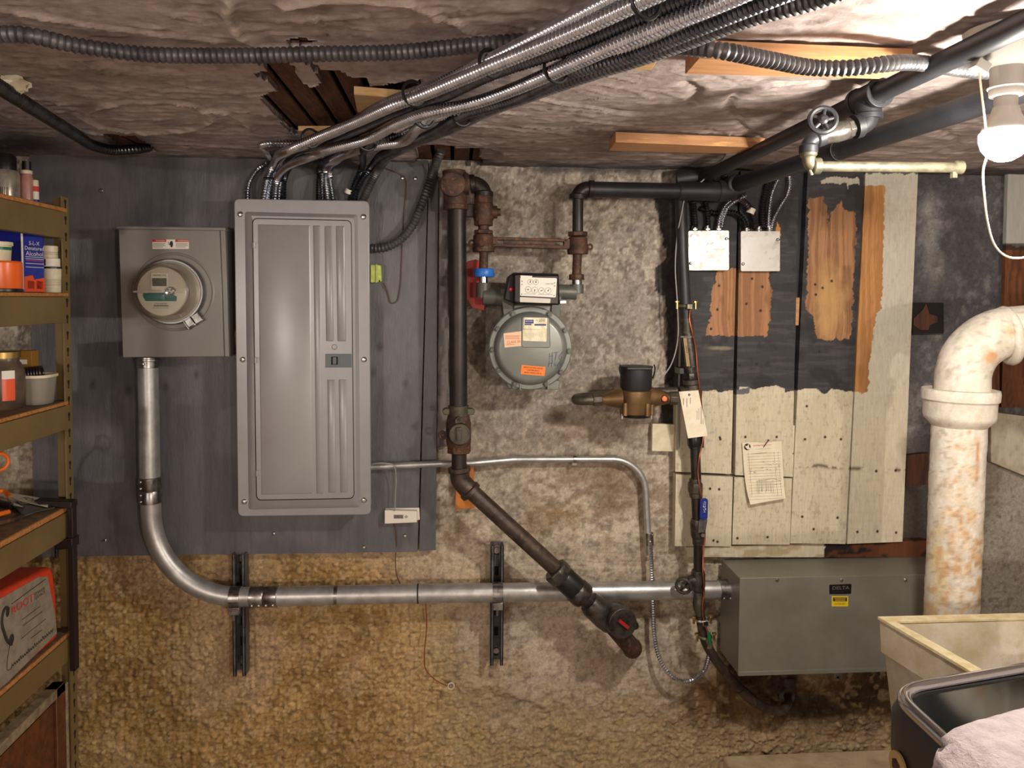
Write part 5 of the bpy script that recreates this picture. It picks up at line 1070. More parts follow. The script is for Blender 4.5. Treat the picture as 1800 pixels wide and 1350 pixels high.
uu = MB(); hexr(uu, s(1222, 848), s(1222, 866), .0215, 8); uu.tube([s(1222, 841), s(1222, 872)], .0165, 18).tube([s(1223, 860), s(1224, 874)], .018, 18); obj('union_nut', uu, M['olive'], ws_, bev=.001)
obj('pipe', MB().tube([s(1223, 866), s(1226, 930)], .0135, 18), M['blackpipe'], ws_)
bv = MB().tube([s(1226, 912), s(1226, 920), s(1227, 938), s(1227, 946)], [.018, .021, .021, .018], 18); hexr(bv, s(1227, 944), s(1227.5, 957), .0165, 10); obj('valve_body', bv, M['union'], ws_, bev=.001)
hd = MB(); ppx(hd, rrect([(1231, 876), (1245, 876), (1244, 914), (1230, 914)], 5, 6), dS+.024, dS+.029); ho = obj('valve_handle', hd, M['bluehandle'], ws_, bev=.001, label='blue lever handle')
ppx_ = MB(); ppx(ppx_, [(1230, 913), (1244, 913), (1240, 936), (1227, 937)], dS+.022, dS+.0255); obj('handle_stem', ppx_, M['galv2'], ho, bev=.0006); nb = MB(); hexr(nb, w(1235.5, 941, dS+.012), w(1235.5, 941, dS+.030), .006, 6); obj('handle_nut', nb, M['union'], ho)
scribble('handle_mark', [[(1237, 883), (1239, 882), (1241, 884)], [(1236, 886), (1241, 886)], [(1237, 888), (1236, 892), (1238, 890), (1240, 892), (1240, 888)], [(1236, 895), (1238, 898), (1241, 894)], [(1237, 900), (1240, 900)], [(1236, 889), (1241, 896)]], dS+.0295, .0006, M['labelwhite'], ho)
obj('pipe', MB().tube([s(1227, 950), s(1227.5, 1040)], .0128, 18), M['blackpipe'], ws_)
gv = MB().tube([s(1227, 1002), s(1227, 1008), s(1227.5, 1030), s(1227.5, 1038)], [.0175, .0195, .0195, .0165], 18).tube([s(1226, 1018), s(1210, 1022)], [.0185, .0145], 18).tube([s(1211, 1021), w(1200, 1028, dS+.035)], .007, 12); obj('gate_valve', gv, M['union'], ws_, bev=.001)
wh = w(1201.5, 1030, dS+.035); wa = Vector((-.45, -.85, 0)).normalized()
hw = obj('hand_wheel', MB().torus(wh, wa, .0195, .0048, 28, 8), M['union'], ws_); sp = MB(); u1 = wa.orthogonal().normalized(); u2 = wa.cross(u1)
for q in range(4): sp.tube([wh, wh+(u1*math.cos(q*PI/2+.4)+u2*math.sin(q*PI/2+.4))*.0195], .003, 8)
sp.lathe([(.006, -.004), (.006, .004), (.0001, .006)], wh, wa, 12); obj('wheel_hub', sp, M['union'], hw)
for q in range(14): obj('wheel_bump', MB().sphere(wh+(u1*math.cos(q*2*PI/14)+u2*math.sin(q*2*PI/14))*.0215, .0033, 8, 6), M['union'], hw)
obj('lead_bulge', MB().tube(spline([s(1227.5, 1036), s(1228, 1046), s(1229, 1060), s(1230, 1074), s(1232, 1088)], .004), [.0125+.006*math.exp(-((i-11)/5.)**2) for i in range(len(spline([s(1227.5, 1036), s(1228, 1046), s(1229, 1060), s(1230, 1074), s(1232, 1088)], .004)))], 18), M['olive'], ws_)
obj('lead_pipe', MB().tube(spline([s(1231, 1080), s(1237, 1118), s(1246, 1140), w(1264, 1168, .09), w(1300, 1210, .075), w(1340, 1242, .06), w(1372, 1249, .04), w(1384, 1236, .02), w(1386, 1226, -.005)], .008), .0138, 18), M['diagpipe'], ws_)
obj('lead_joint', MB().tube([w(1300, 1210, .075), w(1324, 1232, .066)], .0155, 16), M['diagpipe'], ws_)
obj('pipe_strap', MB().torus(w(1384, 1222, .012), (.2, -1, .2), .020, .007, 18, 8).box(tuple(w(1378, 1215, .012)), tuple(w(1396, 1192, .006))), M['union'], ws_)
# ground clamps, copper wire, tag
def gclamp(px, py, d, label, m_, ax_=(0.02, 0, 1), R=.0185):
    t = thing('ground_clamp', label, 'clamp', w(px, py+6, d)); p = w(px, py, d)
    obj('jaw', MB().torus(p, ax_, R, .0042, 24, 8), m_, t)
    for sx in (-1, 1): obj('clamp_screw', MB().tube([p+Vector((sx*(R+.006), -.012, -.008)), p+Vector((sx*(R+.006), -.012, .012))], .0036, 10).lathe([(.0068, 0), (.0068, .004)], p+Vector((sx*(R+.006), -.012, .010)), (0, 0, 1), 8), M['brassy'], t)
    obj('lug', MB().box(p+Vector((-.003, -R-.012, -.008)), p+Vector((.012, -R, .006))), m_, t, bev=.001); return t
gclamp(1204, 538, dS, 'brass ground clamp high on the water pipe beside planks', M['brassold'], R=.020); gclamp(1232, 1088, dS, 'shiny ground clamp on water pipe below the gate valve', M['chrome'])
g3 = gclamp(1238, 1118, dS, 'brass ground clamp with green screw at lower end of water pipe', M['brassold']); obj('green_screw', MB().tube([w(1246, 1112, dS+.03), w(1247, 1129, dS+.03)], .0052, 12), M['greenplastic'], g3); obj('cable_collar', MB().tube([w(1246, 1128, dS+.006), w(1246, 1138, dS+.006)], .0105, 14), M['brassold'], g3)
wire('copper_ground_wire', [w(1214, 540, .118), w(1212, 560, .12), w(1216, 580, .122), w(1223, 612, .12), w(1226, 650, .12), w(1230, 685, .118), w(1234, 720, .11), w(1236, 770, .112), w(1230, 800, .12), w(1227, 830, .118), w(1232, 870, .122), w(1236, 895, .115), w(1239, 940, .113), w(1236, 980, .118), w(1236, 1010, .125), w(1238, 1040, .122), w(1235, 1062, .123), w(1236, 1084, .122), w(1240, 1100, .122), w(1245, 1112, .125)], .0023, M['copper'], 'copper ground wire strapped along the dark water pipe', 'wire', 8)
wire('grey_signal_wire', [c(1285, 250, .01), w(1262, 291, .12), w(1238, 315, .14), w(1206, 345, .125), w(1198, 375, .122), w(1190, 420, .10), w(1187, 470, .10), w(1191, 540, .105), w(1191, 600, .10), w(1180, 640, .10), w(1160, 668, .12), w(1147, 680, .15)], .0019, M['greywire'], 'thin pale wire from ceiling down beside water pipe to the bronze meter')
wire('pale_conductor', [w(1196, 545, .085), w(1195, 620, .06), w(1193, 700, .05), w(1192, 790, .04)], .0030, M['greywire'], 'straight pale wire behind the upper water pipe')
tgx = thing('paper_tag', 'white paper tag wired to the water pipe beside the bronze meter', 'tag', w(1222, 770, .13))
plate('card', [(1193.5, 688.5), (1227.5, 686), (1244, 766), (1209.5, 770.5)], .128, .1285, M['paper'], tgx); obj('tag_eyelet', MB().torus(w(1211.5, 694, .1287), AY, .0022, .0012, 12, 6), M['ink'], tgx)
bars_px('print_lines', [(1201, 700, 1202, 712), (1207, 700, 1208, 716), (1213, 699, 1214, 710), (1232, 715, 1233, 745), (1228, 718, 1228.7, 738), (1235.5, 735, 1236.2, 746), (1225, 722, 1225.6, 738)], .1285, M['inkgrey'], tgx)
iv = thing('paper_invoice', 'handwritten paper invoice nailed to the cream planks', 'paper', w(1345, 886, .035))
def sheet(px, py): # hanging sheet bulging off the plank
    f = max(0, (py-800)/90); return w(px, py, .040+.018*f*f+.004*max(0, (px-1340)/40))
e0_ = [(1304.5, 778), (1306, 800), (1307.5, 822), (1309.5, 842), (1313, 864), (1319, 887)]; e1_ = [(1374, 775.5), (1375, 797), (1376, 818), (1377, 838), (1378.5, 858), (1381, 876)]
P = np.array([[tuple(sheet(x0+(x1-x0)*t, y0+(y1-y0)*t)) for t in np.linspace(0, 1, 9)] for (x0, y0), (x1, y1) in zip(e0_, e1_)]); mbs = MB().grid(9, 6, P); n_ = len(mbs.v); mbs.v += [(x, y+.0006, z) for x, y, z in mbs.v]; mbs.f += [tuple(i+n_ for i in reversed(f)) for f in mbs.f]
obj('sheet', mbs, M['paper'], iv)
def sline(mb, x0, y0, x1, y1, r=.0004): mb.tube([sheet(x0+(x1-x0)*t, y0+(y1-y0)*t)+AY*.0007 for t in np.linspace(0, 1, 5)], r, 4); return mb
mbl = MB()
for i in range(17): y = 797+i*5; f = (y-778)/108; sline(mbl, 1311+8*f, y+1.2, 1371+4*f, y-1.5, .00028)
for x0 in (1315, 1360, 1367): sline(mbl, x0, 794, x0+7, 872, .00028)
obj('ruled_lines', mbl, M['inkgrey'], iv, kind='stuff')
mbh = MB(); rr = random.Random(5)
for i in range(13): x0 = 1330+i*2.3; sline(mbh, x0, 845+rr.uniform(-3, 2), x0+rr.uniform(-1, 2), 865+rr.uniform(-2, 2), .00032)
sline(mbh, 1330, 846, 1358, 841, .00035); sline(mbh, 1358, 841, 1372, 845, .00032); sline(mbh, 1360, 852, 1374, 850, .0003)
for i in range(26): x0, y0 = rr.choice(((1336, 803), (1345, 803), (1352, 806), (1362, 815), (1312, 826), (1324, 828))); x0 += rr.uniform(-2, 6); y0 += rr.uniform(0, 24) if y0 < 820 else rr.uniform(-1, 6); sline(mbh, x0, y0, x0+rr.uniform(2, 5), y0+rr.uniform(-2.5, 2.5), .0003)
sline(mbh, 1320, 798, 1348, 795.5, .00035); obj('handwriting', mbh, M['ink'], iv, kind='stuff')
obj('letterhead_emblem', MB().lathe([(.0098, 0), (.0098, .0004), (.0001, .0004)], sheet(1313.5, 785.5)+AY*.0006, AY, 24), M['ink'], iv); obj('emblem_mark', MB().prism([sheet(x, y)+AY*.0014 for x, y in ((1309, 783), (1313, 784), (1316, 780), (1316.5, 786), (1320, 789), (1314, 790), (1311, 787))], (0, .0004, 0)), M['paper'], iv)
text('letterhead', 'Park Slope Plumbing Supply Co., Inc.', sheet(1346, 782.3)+AY*.0006, .0048, M['inkred'], iv, .074, rot=.05); text('letterhead_line', '269 FOURTH AVENUE   BROOKLYN', sheet(1348, 777.2)+AY*.0006, .0016, M['inkgrey'], iv, .05, rot=.03); text('letterhead_line', 'PLUMBING HEATING SUPPLIES', sheet(1346, 788.5)+AY*.0006, .0016, M['inkgrey'], iv, .06, rot=.05)
obj('nail', MB().tube([w(1341, 788, .036), w(1350.5, 774, .062)], .0012, 8).lathe([(.0030, 0), (.0030, .001)], w(1350.5, 774, .062), (0, -1, .3), 10), M['rust'], iv)
# ================================================================== LAMP, STACK PIPE, SINK, APPLIANCE
bc = w(1766, 243, 1.19); rb_ = .030
lb = thing('light_bulb', 'glowing bare light bulb at upper right under the ceiling', 'light bulb', bc+Vector((0, 0, -.03)))
obj('bulb_glass', MB().lathe([(.0001, -.0320), (.010, -.0305), (.0205, -.0245), (.028, -.0145), (.0315, -.002), (.0315, .004), (.0305, .0075), (.029, .0085)], bc, (0, 0, 1), 36, cap=False), mat_emit('lit_bulb', (1.0, .93, .82), BULB_STRENGTH), lb)
obj('bulb_collar', MB().lathe([(.0295, .0075), (.0285, .0125), (.024, .022), (.0185, .032), (.0158, .042), (.0001, .042)], bc, (0, 0, 1), 36), M['porcelain'], lb)
obj('bulb_base', MB().tube([bc+Vector((0, 0, .041)), bc+Vector((0, 0, .066))], .0145, 18), M['porcelain'], lb)
lh = thing('lamp_holder', 'white porcelain lamp holder on ceiling above the bulb', 'lamp holder', bc+Vector((0, 0, .06)))
zt = ZC-.006-bc.z
obj('holder_body', MB().lathe([(.016, .055), (.0205, .057), (.0215, .066), (.020, .070), (.021, .095), (.030, .105), (.040, zt-.016), (.052, zt-.012), (.055, zt), (.0001, zt)], bc, (0, 0, 1), 36), M['porcelain'], lh)
obj('holder_ring', MB().torus(bc+Vector((0, 0, .068)), (0, 0, 1), .0215, .002, 28, 6), M['porcelain'], lh)
obj('pull_switch', MB().box(bc+Vector((-.050, -.010, .088)), bc+Vector((-.030, .006, .102)), Matrix.Rotation(.5, 3, 'Y')), M['porcelain'], lh, bev=.001)
ps0 = bc+Vector((-.04, .0, .09))
wire('pull_string', [ps0, w(1735, 270, 1.19), w(1728, 300, 1.18), w(1730, 340, 1.18), w(1736, 390, 1.18), w(1748, 430, 1.18), w(1766, 449, 1.18), w(1786, 454, 1.18), w(1815, 446, 1.18), w(1840, 400, 1.19)], .0015, M['stringm'], 'pale pull string looping down from the bulb holder', 'string')
# ---- white painted cast iron stack
def stackcol(px, py):
    C = np.tile(A3(224, 216, 203), (len(px), 1)); a = fbm(px/14, py/26, 4, 201); b = fbm(px/6, py/8, 4, 203)
    C = lerp(C, A3(206, 196, 180), sst(.45, .62, a)*.7)
    m_ = blob(px, py, 1690, 900, 34, 160, .9, .9, 3, 24)*(py > 752); C = lerp(C, A3(224, 200, 166), m_*sst(.38, .58, b)); C = lerp(C, A3(184, 132, 82), m_*sst(.54, .70, fbm(px/7, py/12, 5, 206))*.75)
    C = lerp(C, A3(232, 200, 120), blob(px, py, 1650, 990, 16, 90, .8, .7, 7, 20)*.5); C = lerp(C, A3(196, 130, 60), blob(px, py, 1718, 800, 4, 70, .8, .6, 8, 20)*.8)
    m2 = sst(920, 960, py)*.9; C = lerp(C, A3(206, 168, 124), m2*sst(.44, .68, fbm(px/10, py/14, 5, 209)))
    C = lerp(C, A3(206, 150, 90), blob(px, py, 1742, 628, 14, 14, .8, .7, 4, 12)*.8); C = lerp(C, A3(214, 164, 104), blob(px, py, 1775, 585, 9, 18, .8, .6, 5, 10)*.7)
    C = lerp(C, A3(140, 122, 100), sst(.63, .72, b)*.4); return C
def cmesh(name, mb, parent, **kw):
    V = np.array(mb.v); px, py = proj(V); return obj(name, mb, M['attr_pipe'], parent, colors=stackcol(px, py), sharp=40, **kw)
sk = thing('stack_pipe', 'thick white painted cast iron stack pipe with rust, beside the sink', 'drain pipe', (w(1672, 1080, .45).x, -.45, .0))
dP = .45; pb = w(1672, 1080, dP); ptop = w(1686, 746, dP)
def jit(mb, a, s_=0):
    V = np.array(mb.v); n_ = fbm(V[:, 0]*60+V[:, 1]*31, V[:, 2]*60, 3, s_)-.5; n2 = fbm(V[:, 0]*60+7, V[:, 1]*60+V[:, 2]*31, 3, s_+3)-.5
    V[:, 0] += a*n2; V[:, 1] += a*n_; mb.v = [tuple(p) for p in V]; return mb
cmesh('straight_pipe', jit(MB().tube([pb.lerp(ptop, t) for t in np.concatenate([[-1.9], np.linspace(-.1, 1.02, 120)])], .0595, 48), .004), sk)
axP = (ptop-pb).normalized(); hz = w(1686, 740, dP)
Hh = w(1686, 684, dP).z-hz.z
cmesh('hub', jit(MB().lathe([(.0595, -.012), (.066, -.004), (.0765, .006), (.0785, .014), (.0785, Hh*.60), (.0795, Hh*.64), (.0835, Hh*.68), (.0845, Hh*.9), (.083, Hh), (.07, Hh+.001), (.062, Hh-.004), (.05, Hh-.004)], hz, axP, 56), .002, 5), sk)
eb = [w(1691, 690, dP), w(1694, 590, dP), w(1840, 578, dP+.03)]; eb[2] = eb[1]+(eb[2]-eb[1])*((1.852-eb[1].x)/(eb[2].x-eb[1].x))
cmesh('elbow', jit(MB().tube([Vector(p) for p in fillet(eb, .115, 30)], .0600, 48), .003, 9), sk)
cmesh('elbow_band', MB().torus(w(1771, 590, dP+.015), (w(1840, 578, dP+.03)-w(1740, 592, dP)).normalized(), .0595, .012, 44, 10), sk)
# ---- stone sink
si = thing('laundry_sink', 'stained pale stone laundry sink at lower right in front of stack pipe', 'sink', (1.3, -.8, .5))
zs_ = .87; A_ = zp(1545, 1084, zs_); B_ = zp(1725, 1189, zs_)
xl0, yb0 = A_.x, A_.y; yf = -1.06; xl1 = xl0+(B_.x-xl0)*(yf-yb0)/(B_.y-yb0); xr = 1.74
ringr = lambda ins, tap, z: [Vector((xl1+ins+tap, yf+ins+tap, z)), Vector((xr-ins-tap, yf+ins+tap, z)), Vector((xr-ins-tap, yb0-ins-tap*.3, z)), Vector((xl0+ins+tap, yb0-ins-tap*.3, z))]
obj('basin', MB().loft([ringr(.03, .06, zs_-.36), ringr(.0, .045, zs_-.34), ringr(.0, .012, zs_-.085), ringr(.0, .004, zs_-.075), ringr(0, 0, zs_-.004), ringr(.022, 0, zs_-.004), ringr(.024, .004, zs_-.02), ringr(.03, .07, zs_-.30)]), M['sink'], si, bev=.003)
obj('rim', MB().loft([ringr(-.002, 0, zs_-.006), ringr(-.002, 0, zs_), ringr(.024, 0, zs_), ringr(.024, 0, zs_-.006), ringr(-.002, 0, zs_-.006)], cap=False), M['sinkrim'], si, bev=.001)
for lx, ly in ((xl0+.12, yb0-.06), (xr-.12, yb0-.06), (xl0+.14, yf+.08), (xr-.12, yf+.08)): obj('leg', MB().box((lx-.02, ly-.02, 0), (lx+.02, ly+.02, zs_-.35)), M['strut'], si)
# ---- dark appliance with chrome rail
ap = thing('washing_machine', 'dark enamel laundry appliance with chrome edged glass top in the corner', 'washing machine', (.85, -1.4, 0))
zA = 1.03; c0 = zp(1548, 1208, zA); cR = zp(1800, 1166, zA); ux = (cR-c0).normalized(); xR_ = c0+ux*.62; fl0 = Vector((c0.x-.004, c0.y-.62, zA)); fr0 = fl0+ux*.62
outl = lambda z, r, ins=0: [Vector((p.x, p.y, z)) for p in _round([fl0, fr0, xR_, c0], r, ins)]
def _round(P, r, ins):
    cen = sum(P, Vector())/4; Q = [p+(cen-p).normalized()*ins for p in P]; out = []
    for i in range(4):
        p0, p1, p2 = Q[i-1], Q[i], Q[(i+1) % 4]; a = (p0-p1).normalized(); b = (p2-p1).normalized(); out += [Vector(p) for p in [p1+a*r*(1-t)**2+b*r*t**2 for t in np.linspace(0, 1, 8)]]
    return out
obj('body', MB().loft([outl(.03, .05), outl(zA-.075, .05)]), M['appliance'], ap)
obj('body_seam', MB().loft([outl(zA-.076, .05, .004), outl(zA-.071, .05, .004)]), M['seam'], ap)
obj('top_apron', MB().loft([outl(zA-.072, .05, -.001), outl(zA-.02, .05, -.001), outl(zA-.008, .05, .006)]), M['appliance'], ap)
obj('glass_top', MB().loft([outl(zA-.010, .03, .030), outl(zA-.004, .03, .030)]), M['appltop'], ap)
ring_ = _round([fl0, fr0, xR_, c0], .05, .014); ring_ = [Vector((p.x, p.y, zA-.003)) for p in ring_]+[Vector((ring_[0].x, ring_[0].y, zA-.003))]
obj('chrome_rail', MB().tube(ring_, .009, 14), M['chrome'], ap)
for px_, py_ in ((0, 0),): pass
bd = w(1580, 1346, 0); tt = (c0.x-.004-EYE.x)/(ray(1580, 1346).x); bp0 = EYE+ray(1580, 1346)*tt
bg = obj('badge', MB().lathe([(.018, 0), (.018, .003), (.015, .004), (.0001, .004)], bp0, (-1, 0, 0), 28), M['badge'], ap); obj('badge_star', MB().lathe([(.010, .004), (.006, .0052), (.0001, .0052)], bp0, (-1, 0, 0), 6), M['rust'], bg)
for fx, fy in ((.06, .06), (.56, .06), (.06, .56), (.56, .56)): q = fl0+ux*fx+Vector((0, fy, 0)); obj('foot', MB().cyl((q.x, q.y, 0), (q.x, q.y, .03), .02, 12), M['dark'], ap)
# towel over its corner
tz = zA+.011; yL, yR = zp(1612, 1274, tz+.02), zp(1800, 1221, tz+.02); xe = c0.x-.012
prof = [(1.02, tz+.012), (.9, tz+.014), (.8, tz+.012), (.7, tz+.013), (xe+.06, tz+.014), (xe+.03, tz+.013), (xe+.010, tz+.006), (xe-.006, tz-.008), (xe-.012, tz-.03), (xe-.014, tz-.09), (xe-.012, tz-.15), (xe-.014, tz-.21)]
prof = [(x, z) for x, z in np.array([[np.interp(t, np.arange(len(prof)), [p[0] for p in prof]), np.interp(t, np.arange(len(prof)), [p[1] for p in prof])] for t in np.linspace(0, len(prof)-1, 90)])]
ys_ = np.linspace(0, .46, 70); G = np.zeros((len(ys_), 90, 3))
for i, (x, z) in enumerate(prof):
    yb2 = yL.y+(yR.y-yL.y)*(x-yL.x)/(yR.x-yL.x) if x > xe+.01 else yL.y+.004*math.sin(z*60)
    for j, yy in enumerate(ys_): G[j, i] = (x, yb2-yy, z)
ng = fbm(G[..., 0]*22+G[..., 2]*22, G[..., 1]*22, 4, 301)-.5; nf = fbm(G[..., 0]*160+G[..., 2]*160, G[..., 1]*160, 3, 305)-.5
side = np.array([[1 if x < xe-.003 else 0 for x, z in prof]]*len(ys_)); hgt = .010*ng+.005*nf+.006*np.abs(ng)
edge = np.minimum(1, (ys_/.02))[:, None]**.5
G[..., 2] += np.where(side == 1, 0, hgt*edge-.010*(1-edge)); G[..., 0] += np.where(side == 1, -.004-hgt*edge+.006*(1-edge), 0)
mbt = MB().grid(90, len(ys_), G[:, ::-1]); nn_ = len(mbt.v); G2 = G.copy(); G2[..., 2] -= np.where(side == 1, 0, .012); G2[..., 0] += np.where(side == 1, .010, 0); mbt.v += [tuple(p) for p in G2[:, ::-1].reshape(-1, 3)]
mbt.f += [tuple(i+nn_ for i in reversed(f)) for f in list(mbt.f)]
bi = list(range(90)); mbt.f += [(i, nn_+i, nn_+i+1, i+1) for i in bi[:-1]]; mbt.f += [(j*90, (j+1)*90, nn_+(j+1)*90, nn_+j*90) for j in range(len(ys_)-1)]
obj('towel', mbt, M['towel'], None, 'fluffy pinkish white towel draped over the dark appliance corner', 'towel', sharp=70)

# ================================================================== SHELF UNIT AND WHAT STANDS ON IT
XS = w(109, 600, .36).x; DY = -.35; YE = -1.28; XB = XS-.40
def zat(py, px=107, y=-.37): return w(px, py, -y).z
sh = thing('shelf_unit', 'olive steel shelf unit with particle board shelves at left edge', 'shelf', (XS-.2, -.8, 0))
holes_z = np.arange(.12, zat(352), .0381)
for yy, xx in ((-.322, XS), (YE, XS), (-.322, XB), (YE, XB)):
    sx = 1 if xx == XS else -1; ztop = zat(347, 110, -.33)
    y0, y1 = (yy-.030, yy) if yy == -.322 else (yy, yy+.03)
    p_ = MB().box((xx-.0016, y0, 0), (xx+.0016, y1, ztop)); p_.box((min(xx, xx-sx*.032), (y1-.002 if yy == -.322 else y0), 0), (max(xx, xx-sx*.032), (y1 if yy == -.322 else y0+.002), ztop)); po = obj('post', p_, M['olivepaint'], sh)
    if xx == XS and yy == -.322:
        for z in holes_z:
            obj('keyhole', MB().lathe([(.0052, 0), (.0052, .0004)], (xx+.0016, y0+.015, z+.006), (1, 0, 0), 10).box((xx+.0016, y0+.0125, z-.009), (xx+.0020, y0+.0175, z+.006)), M['seam'], po)
shelves = [(363, 370, 418), (515, 521, 568), (708, 714, 757), (893, 902, 948), (1116, 1123, 1163)]
for a_, b_, c_ in shelves:
    z0, z1, z2 = zat(a_), zat(b_), zat(c_)
    ys0 = DY-.004
    mbm = MB().box((XS-.004, YE+.004, z2), (XS+.004, ys0, z1-.001)); mbm.box((XS-.016, YE+.004, z2), (XS, ys0, z2+.003)); obj('beam', mbm, M['olivepaint'], sh, bev=.001)
    obj('beam', MB().box((XB, YE+.004, z2), (XB+.006, ys0, z1-.001)), M['olivepaint'], sh)
    obj('end_beam', MB().box((XB+.03, -.330, z2), (XS-.032, -.326, z1-.001)), M['olivepaint'], sh)
    so = obj('shelf_board', MB().box((XB+.004, YE+.004, z1), (XS+.002, -.330, z0)), M['particle'], sh, bev=.001)
    obj('shelf_surface', MB().box((XB+.006, YE+.006, z0), (XS-.001, -.332, z0+.0008)), M['shelftop'], so)
def onsh(px, d, i, r=0): # base point on shelf i under photo column px
    p = w(px, 600, d); return Vector((min(p.x, XS-.012-r), -d, zat(shelves[i][0])+.001))
def hpx(px, d, i, py): return w(px, py, d).z-(zat(shelves[i][0])+.001)
# top shelf
b0 = onsh(14, .40, 0, .03); h = hpx(14, .40, 0, 300); t = thing('spray_can', 'crumpled pale foil can with bar code on top shelf', 'can', b0)
obj('body', MB().lathe([(.029, 0), (.030, .004), (.030, h*.9), (.026, h)], b0, (0, 0, 1), 28), M['foil'], t); obj('cap', MB().lathe([(.024, h), (.024, h+.03), (.020, h+.036), (.0001, h+.036)], b0, (0, 0, 1), 24), M['dark'], t)
obj('bar_code', (lambda mb: [mb.box(b0+Vector((.0295*math.sin(a)*1.01, -.0302*math.cos(a), .012)), b0+Vector((.0295*math.sin(a)*1.01+.0012, -.0302*math.cos(a)-.0006, .034))) for a in np.linspace(-.4, .7, 11)] and mb)(MB()), M['ink'], t, kind='stuff')
b0 = onsh(46, .372, 0, .016); b0.x = w(47.5, 330, .372).x; h = hpx(47, .372, 0, 306); t = thing('bottle', 'pinkish bottle with dark cap on top shelf', 'bottle', b0)
obj('body', MB().lathe([(.012, 0), (.0125, .003), (.0125, h*.85), (.010, h)], b0, (0, 0, 1), 22), M['pinkbottle'], t); obj('collar', MB().lathe([(.0115, h), (.0115, h+.007), (.009, h+.009)], b0, (0, 0, 1), 20), M['softwhite'], t); obj('cap', MB().lathe([(.0095, h+.008), (.0095, h+.028), (.0001, h+.029)], b0, (0, 0, 1), 18), M['dark'], t)
b0 = onsh(61, .362, 0, .012); b0.x = w(62.5, 335, .36).x; h = hpx(61, .36, 0, 322); t = thing('bottle', 'small red white and blue bottle nearest shelf post on top shelf', 'bottle', b0)
for (z0, z1, mm, nm) in ((0, h*.28, 'labelblue', 'blue_label'), (h*.28, h*.62, 'labelwhite', 'white_label'), (h*.62, h*.85, 'inkred', 'red_label')): obj(nm, MB().lathe([(.0078, z0), (.0078, z1)], b0, (0, 0, 1), 18), M[mm], t)
obj('cap', MB().lathe([(.0075, h*.85), (.0072, h*1.12), (.0001, h*1.14)], b0, (0, 0, 1), 18), M['softwhite'], t)
# second shelf
zS2 = zat(shelves[1][0])+.001
t = thing('solvent_can', 'rectangular blue and orange solvent can on second shelf', 'can', (w(45, 500, .42).x, -.42, zS2))
ce = Vector((XS-.041, -.44, 0)); dA = Vector((.296, .955, 0)).normalized(); dB = Vector((-.955, .296, 0)).normalized(); hC = .150
wA = .060; wB = .067
def canbox(z0, z1, e=0.): p = Vector((ce.x, ce.y, 0)); n = (dA+dB)*e; return [Vector((q.x, q.y, z)) for z in (z0, z1) for q in (p-n, p+dA*(wA+e)-dB*e, p+dA*(wA+e)+dB*(wB+e), p+dB*(wB+e)-dA*e)]
def cbx(z0, z1, e=0.): return MB().add(canbox(z0, z1, e), [(0, 3, 2, 1), (4, 5, 6, 7), (0, 1, 5, 4), (1, 2, 6, 5), (2, 3, 7, 6), (3, 0, 4, 7)])
obj('body', cbx(zS2, zS2+hC), M['canblue'], t, bev=.004)
zo = zS2+.034
org_ = Vector((ce.x, ce.y, 0))
nA = dA.cross(Vector((0, 0, 1))).normalized()
if nA.y > 0: nA = -nA
face = lambda u_, z_: org_+dA*u_+nA*.0006+Vector((0, 0, zS2+z_))
obj('orange_panel', MB().prism([face(.004, .001), face(wA-.001, .001), face(wA-.001, .033), face(.034, .029), face(.031, .027), face(.026, .038), face(.004, .034)], -nA*.0005), M['canorange'], t)
nB = Vector((0, 0, 1)).cross(dB).normalized()
if nB.y > 0: nB = -nB
fb = lambda u_, z_: org_+dB*u_+nB*.0006+Vector((0, 0, zS2+z_))
obj('orange_panel', MB().prism([fb(.004, .001), fb(wB-.001, .001), fb(wB-.001, .026), fb(.02, .030), fb(.004, .036)], -nB*.0005), M['canorange'], t)
obj('edge_highlight', MB().tube([org_+(nA+nB)*.0002+Vector((0, 0, zS2+.001)), org_+(nA+nB)*.0002+Vector((0, 0, zS2+hC))], .0022, 10), M['labelwhite'], t)  # white strip stands for the bright highlight on the can's corner
for bd_, zz, hh, ww in (('S-L-X', .1085, .0085, .028), ('Denatured', .0975, .0085, .050), ('Alcohol', .0855, .0095, .046)): text('lettering', bd_, face(.031, zz), hh, M['labelwhite'], t, ww, right=dA, up=(0, 0, 1), lift=.0008)
for zz, mm in ((.0775, 'labelwhite'), (.073, 'labelwhite'), (.0695, 'inkred'), (.063, 'labelwhite'), (.055, 'labelwhite')): obj('label_line', MB().prism([face(.008, zz), face(wA-.003, zz), face(wA-.003, zz+.0012), face(.008, zz+.0012)], -nA*.0004), M[mm], t)
for u_ in (.012, .036): obj('panel_mark', MB().prism([face(u_, .008), face(u_+.018, .008), face(u_+.018, .024), face(u_, .026)], -nA*.0003), M['labelred'], t)
obj('spout', MB().lathe([(.012, 0), (.012, .016), (.0001, .017)], org_+dA*.023+dB*.05+Vector((0, 0, zS2+hC)), (0, 0, 1), 20), M['softwhite'], t)
b0 = Vector((w(6, 500, .52).x-.012, -.51, zS2)); r_ = .041; h = w(10, 459, .51).z-zS2; t = thing('paste_tin', 'round orange tin in front of the blue can', 'tin', b0)
obj('body', MB().lathe([(r_-.001, .006), (r_, .010), (r_, h-.004), (r_-.003, h), (.0001, h)], b0, (0, 0, 1), 36), M['tinorange'], t); obj('base_rim', MB().lathe([(r_-.001, 0), (r_+.0008, .001), (r_+.0008, .006), (r_-.001, .0075)], b0, (0, 0, 1), 36), M['dark'], t)
b1 = b0+Vector((-.008, .0, h+.0005)); r2 = .030; t = thing('compound_cup', 'white and green plastic cup standing on the orange tin', 'cup', b1); h2_ = w(10, 425, .51).z-b1.z
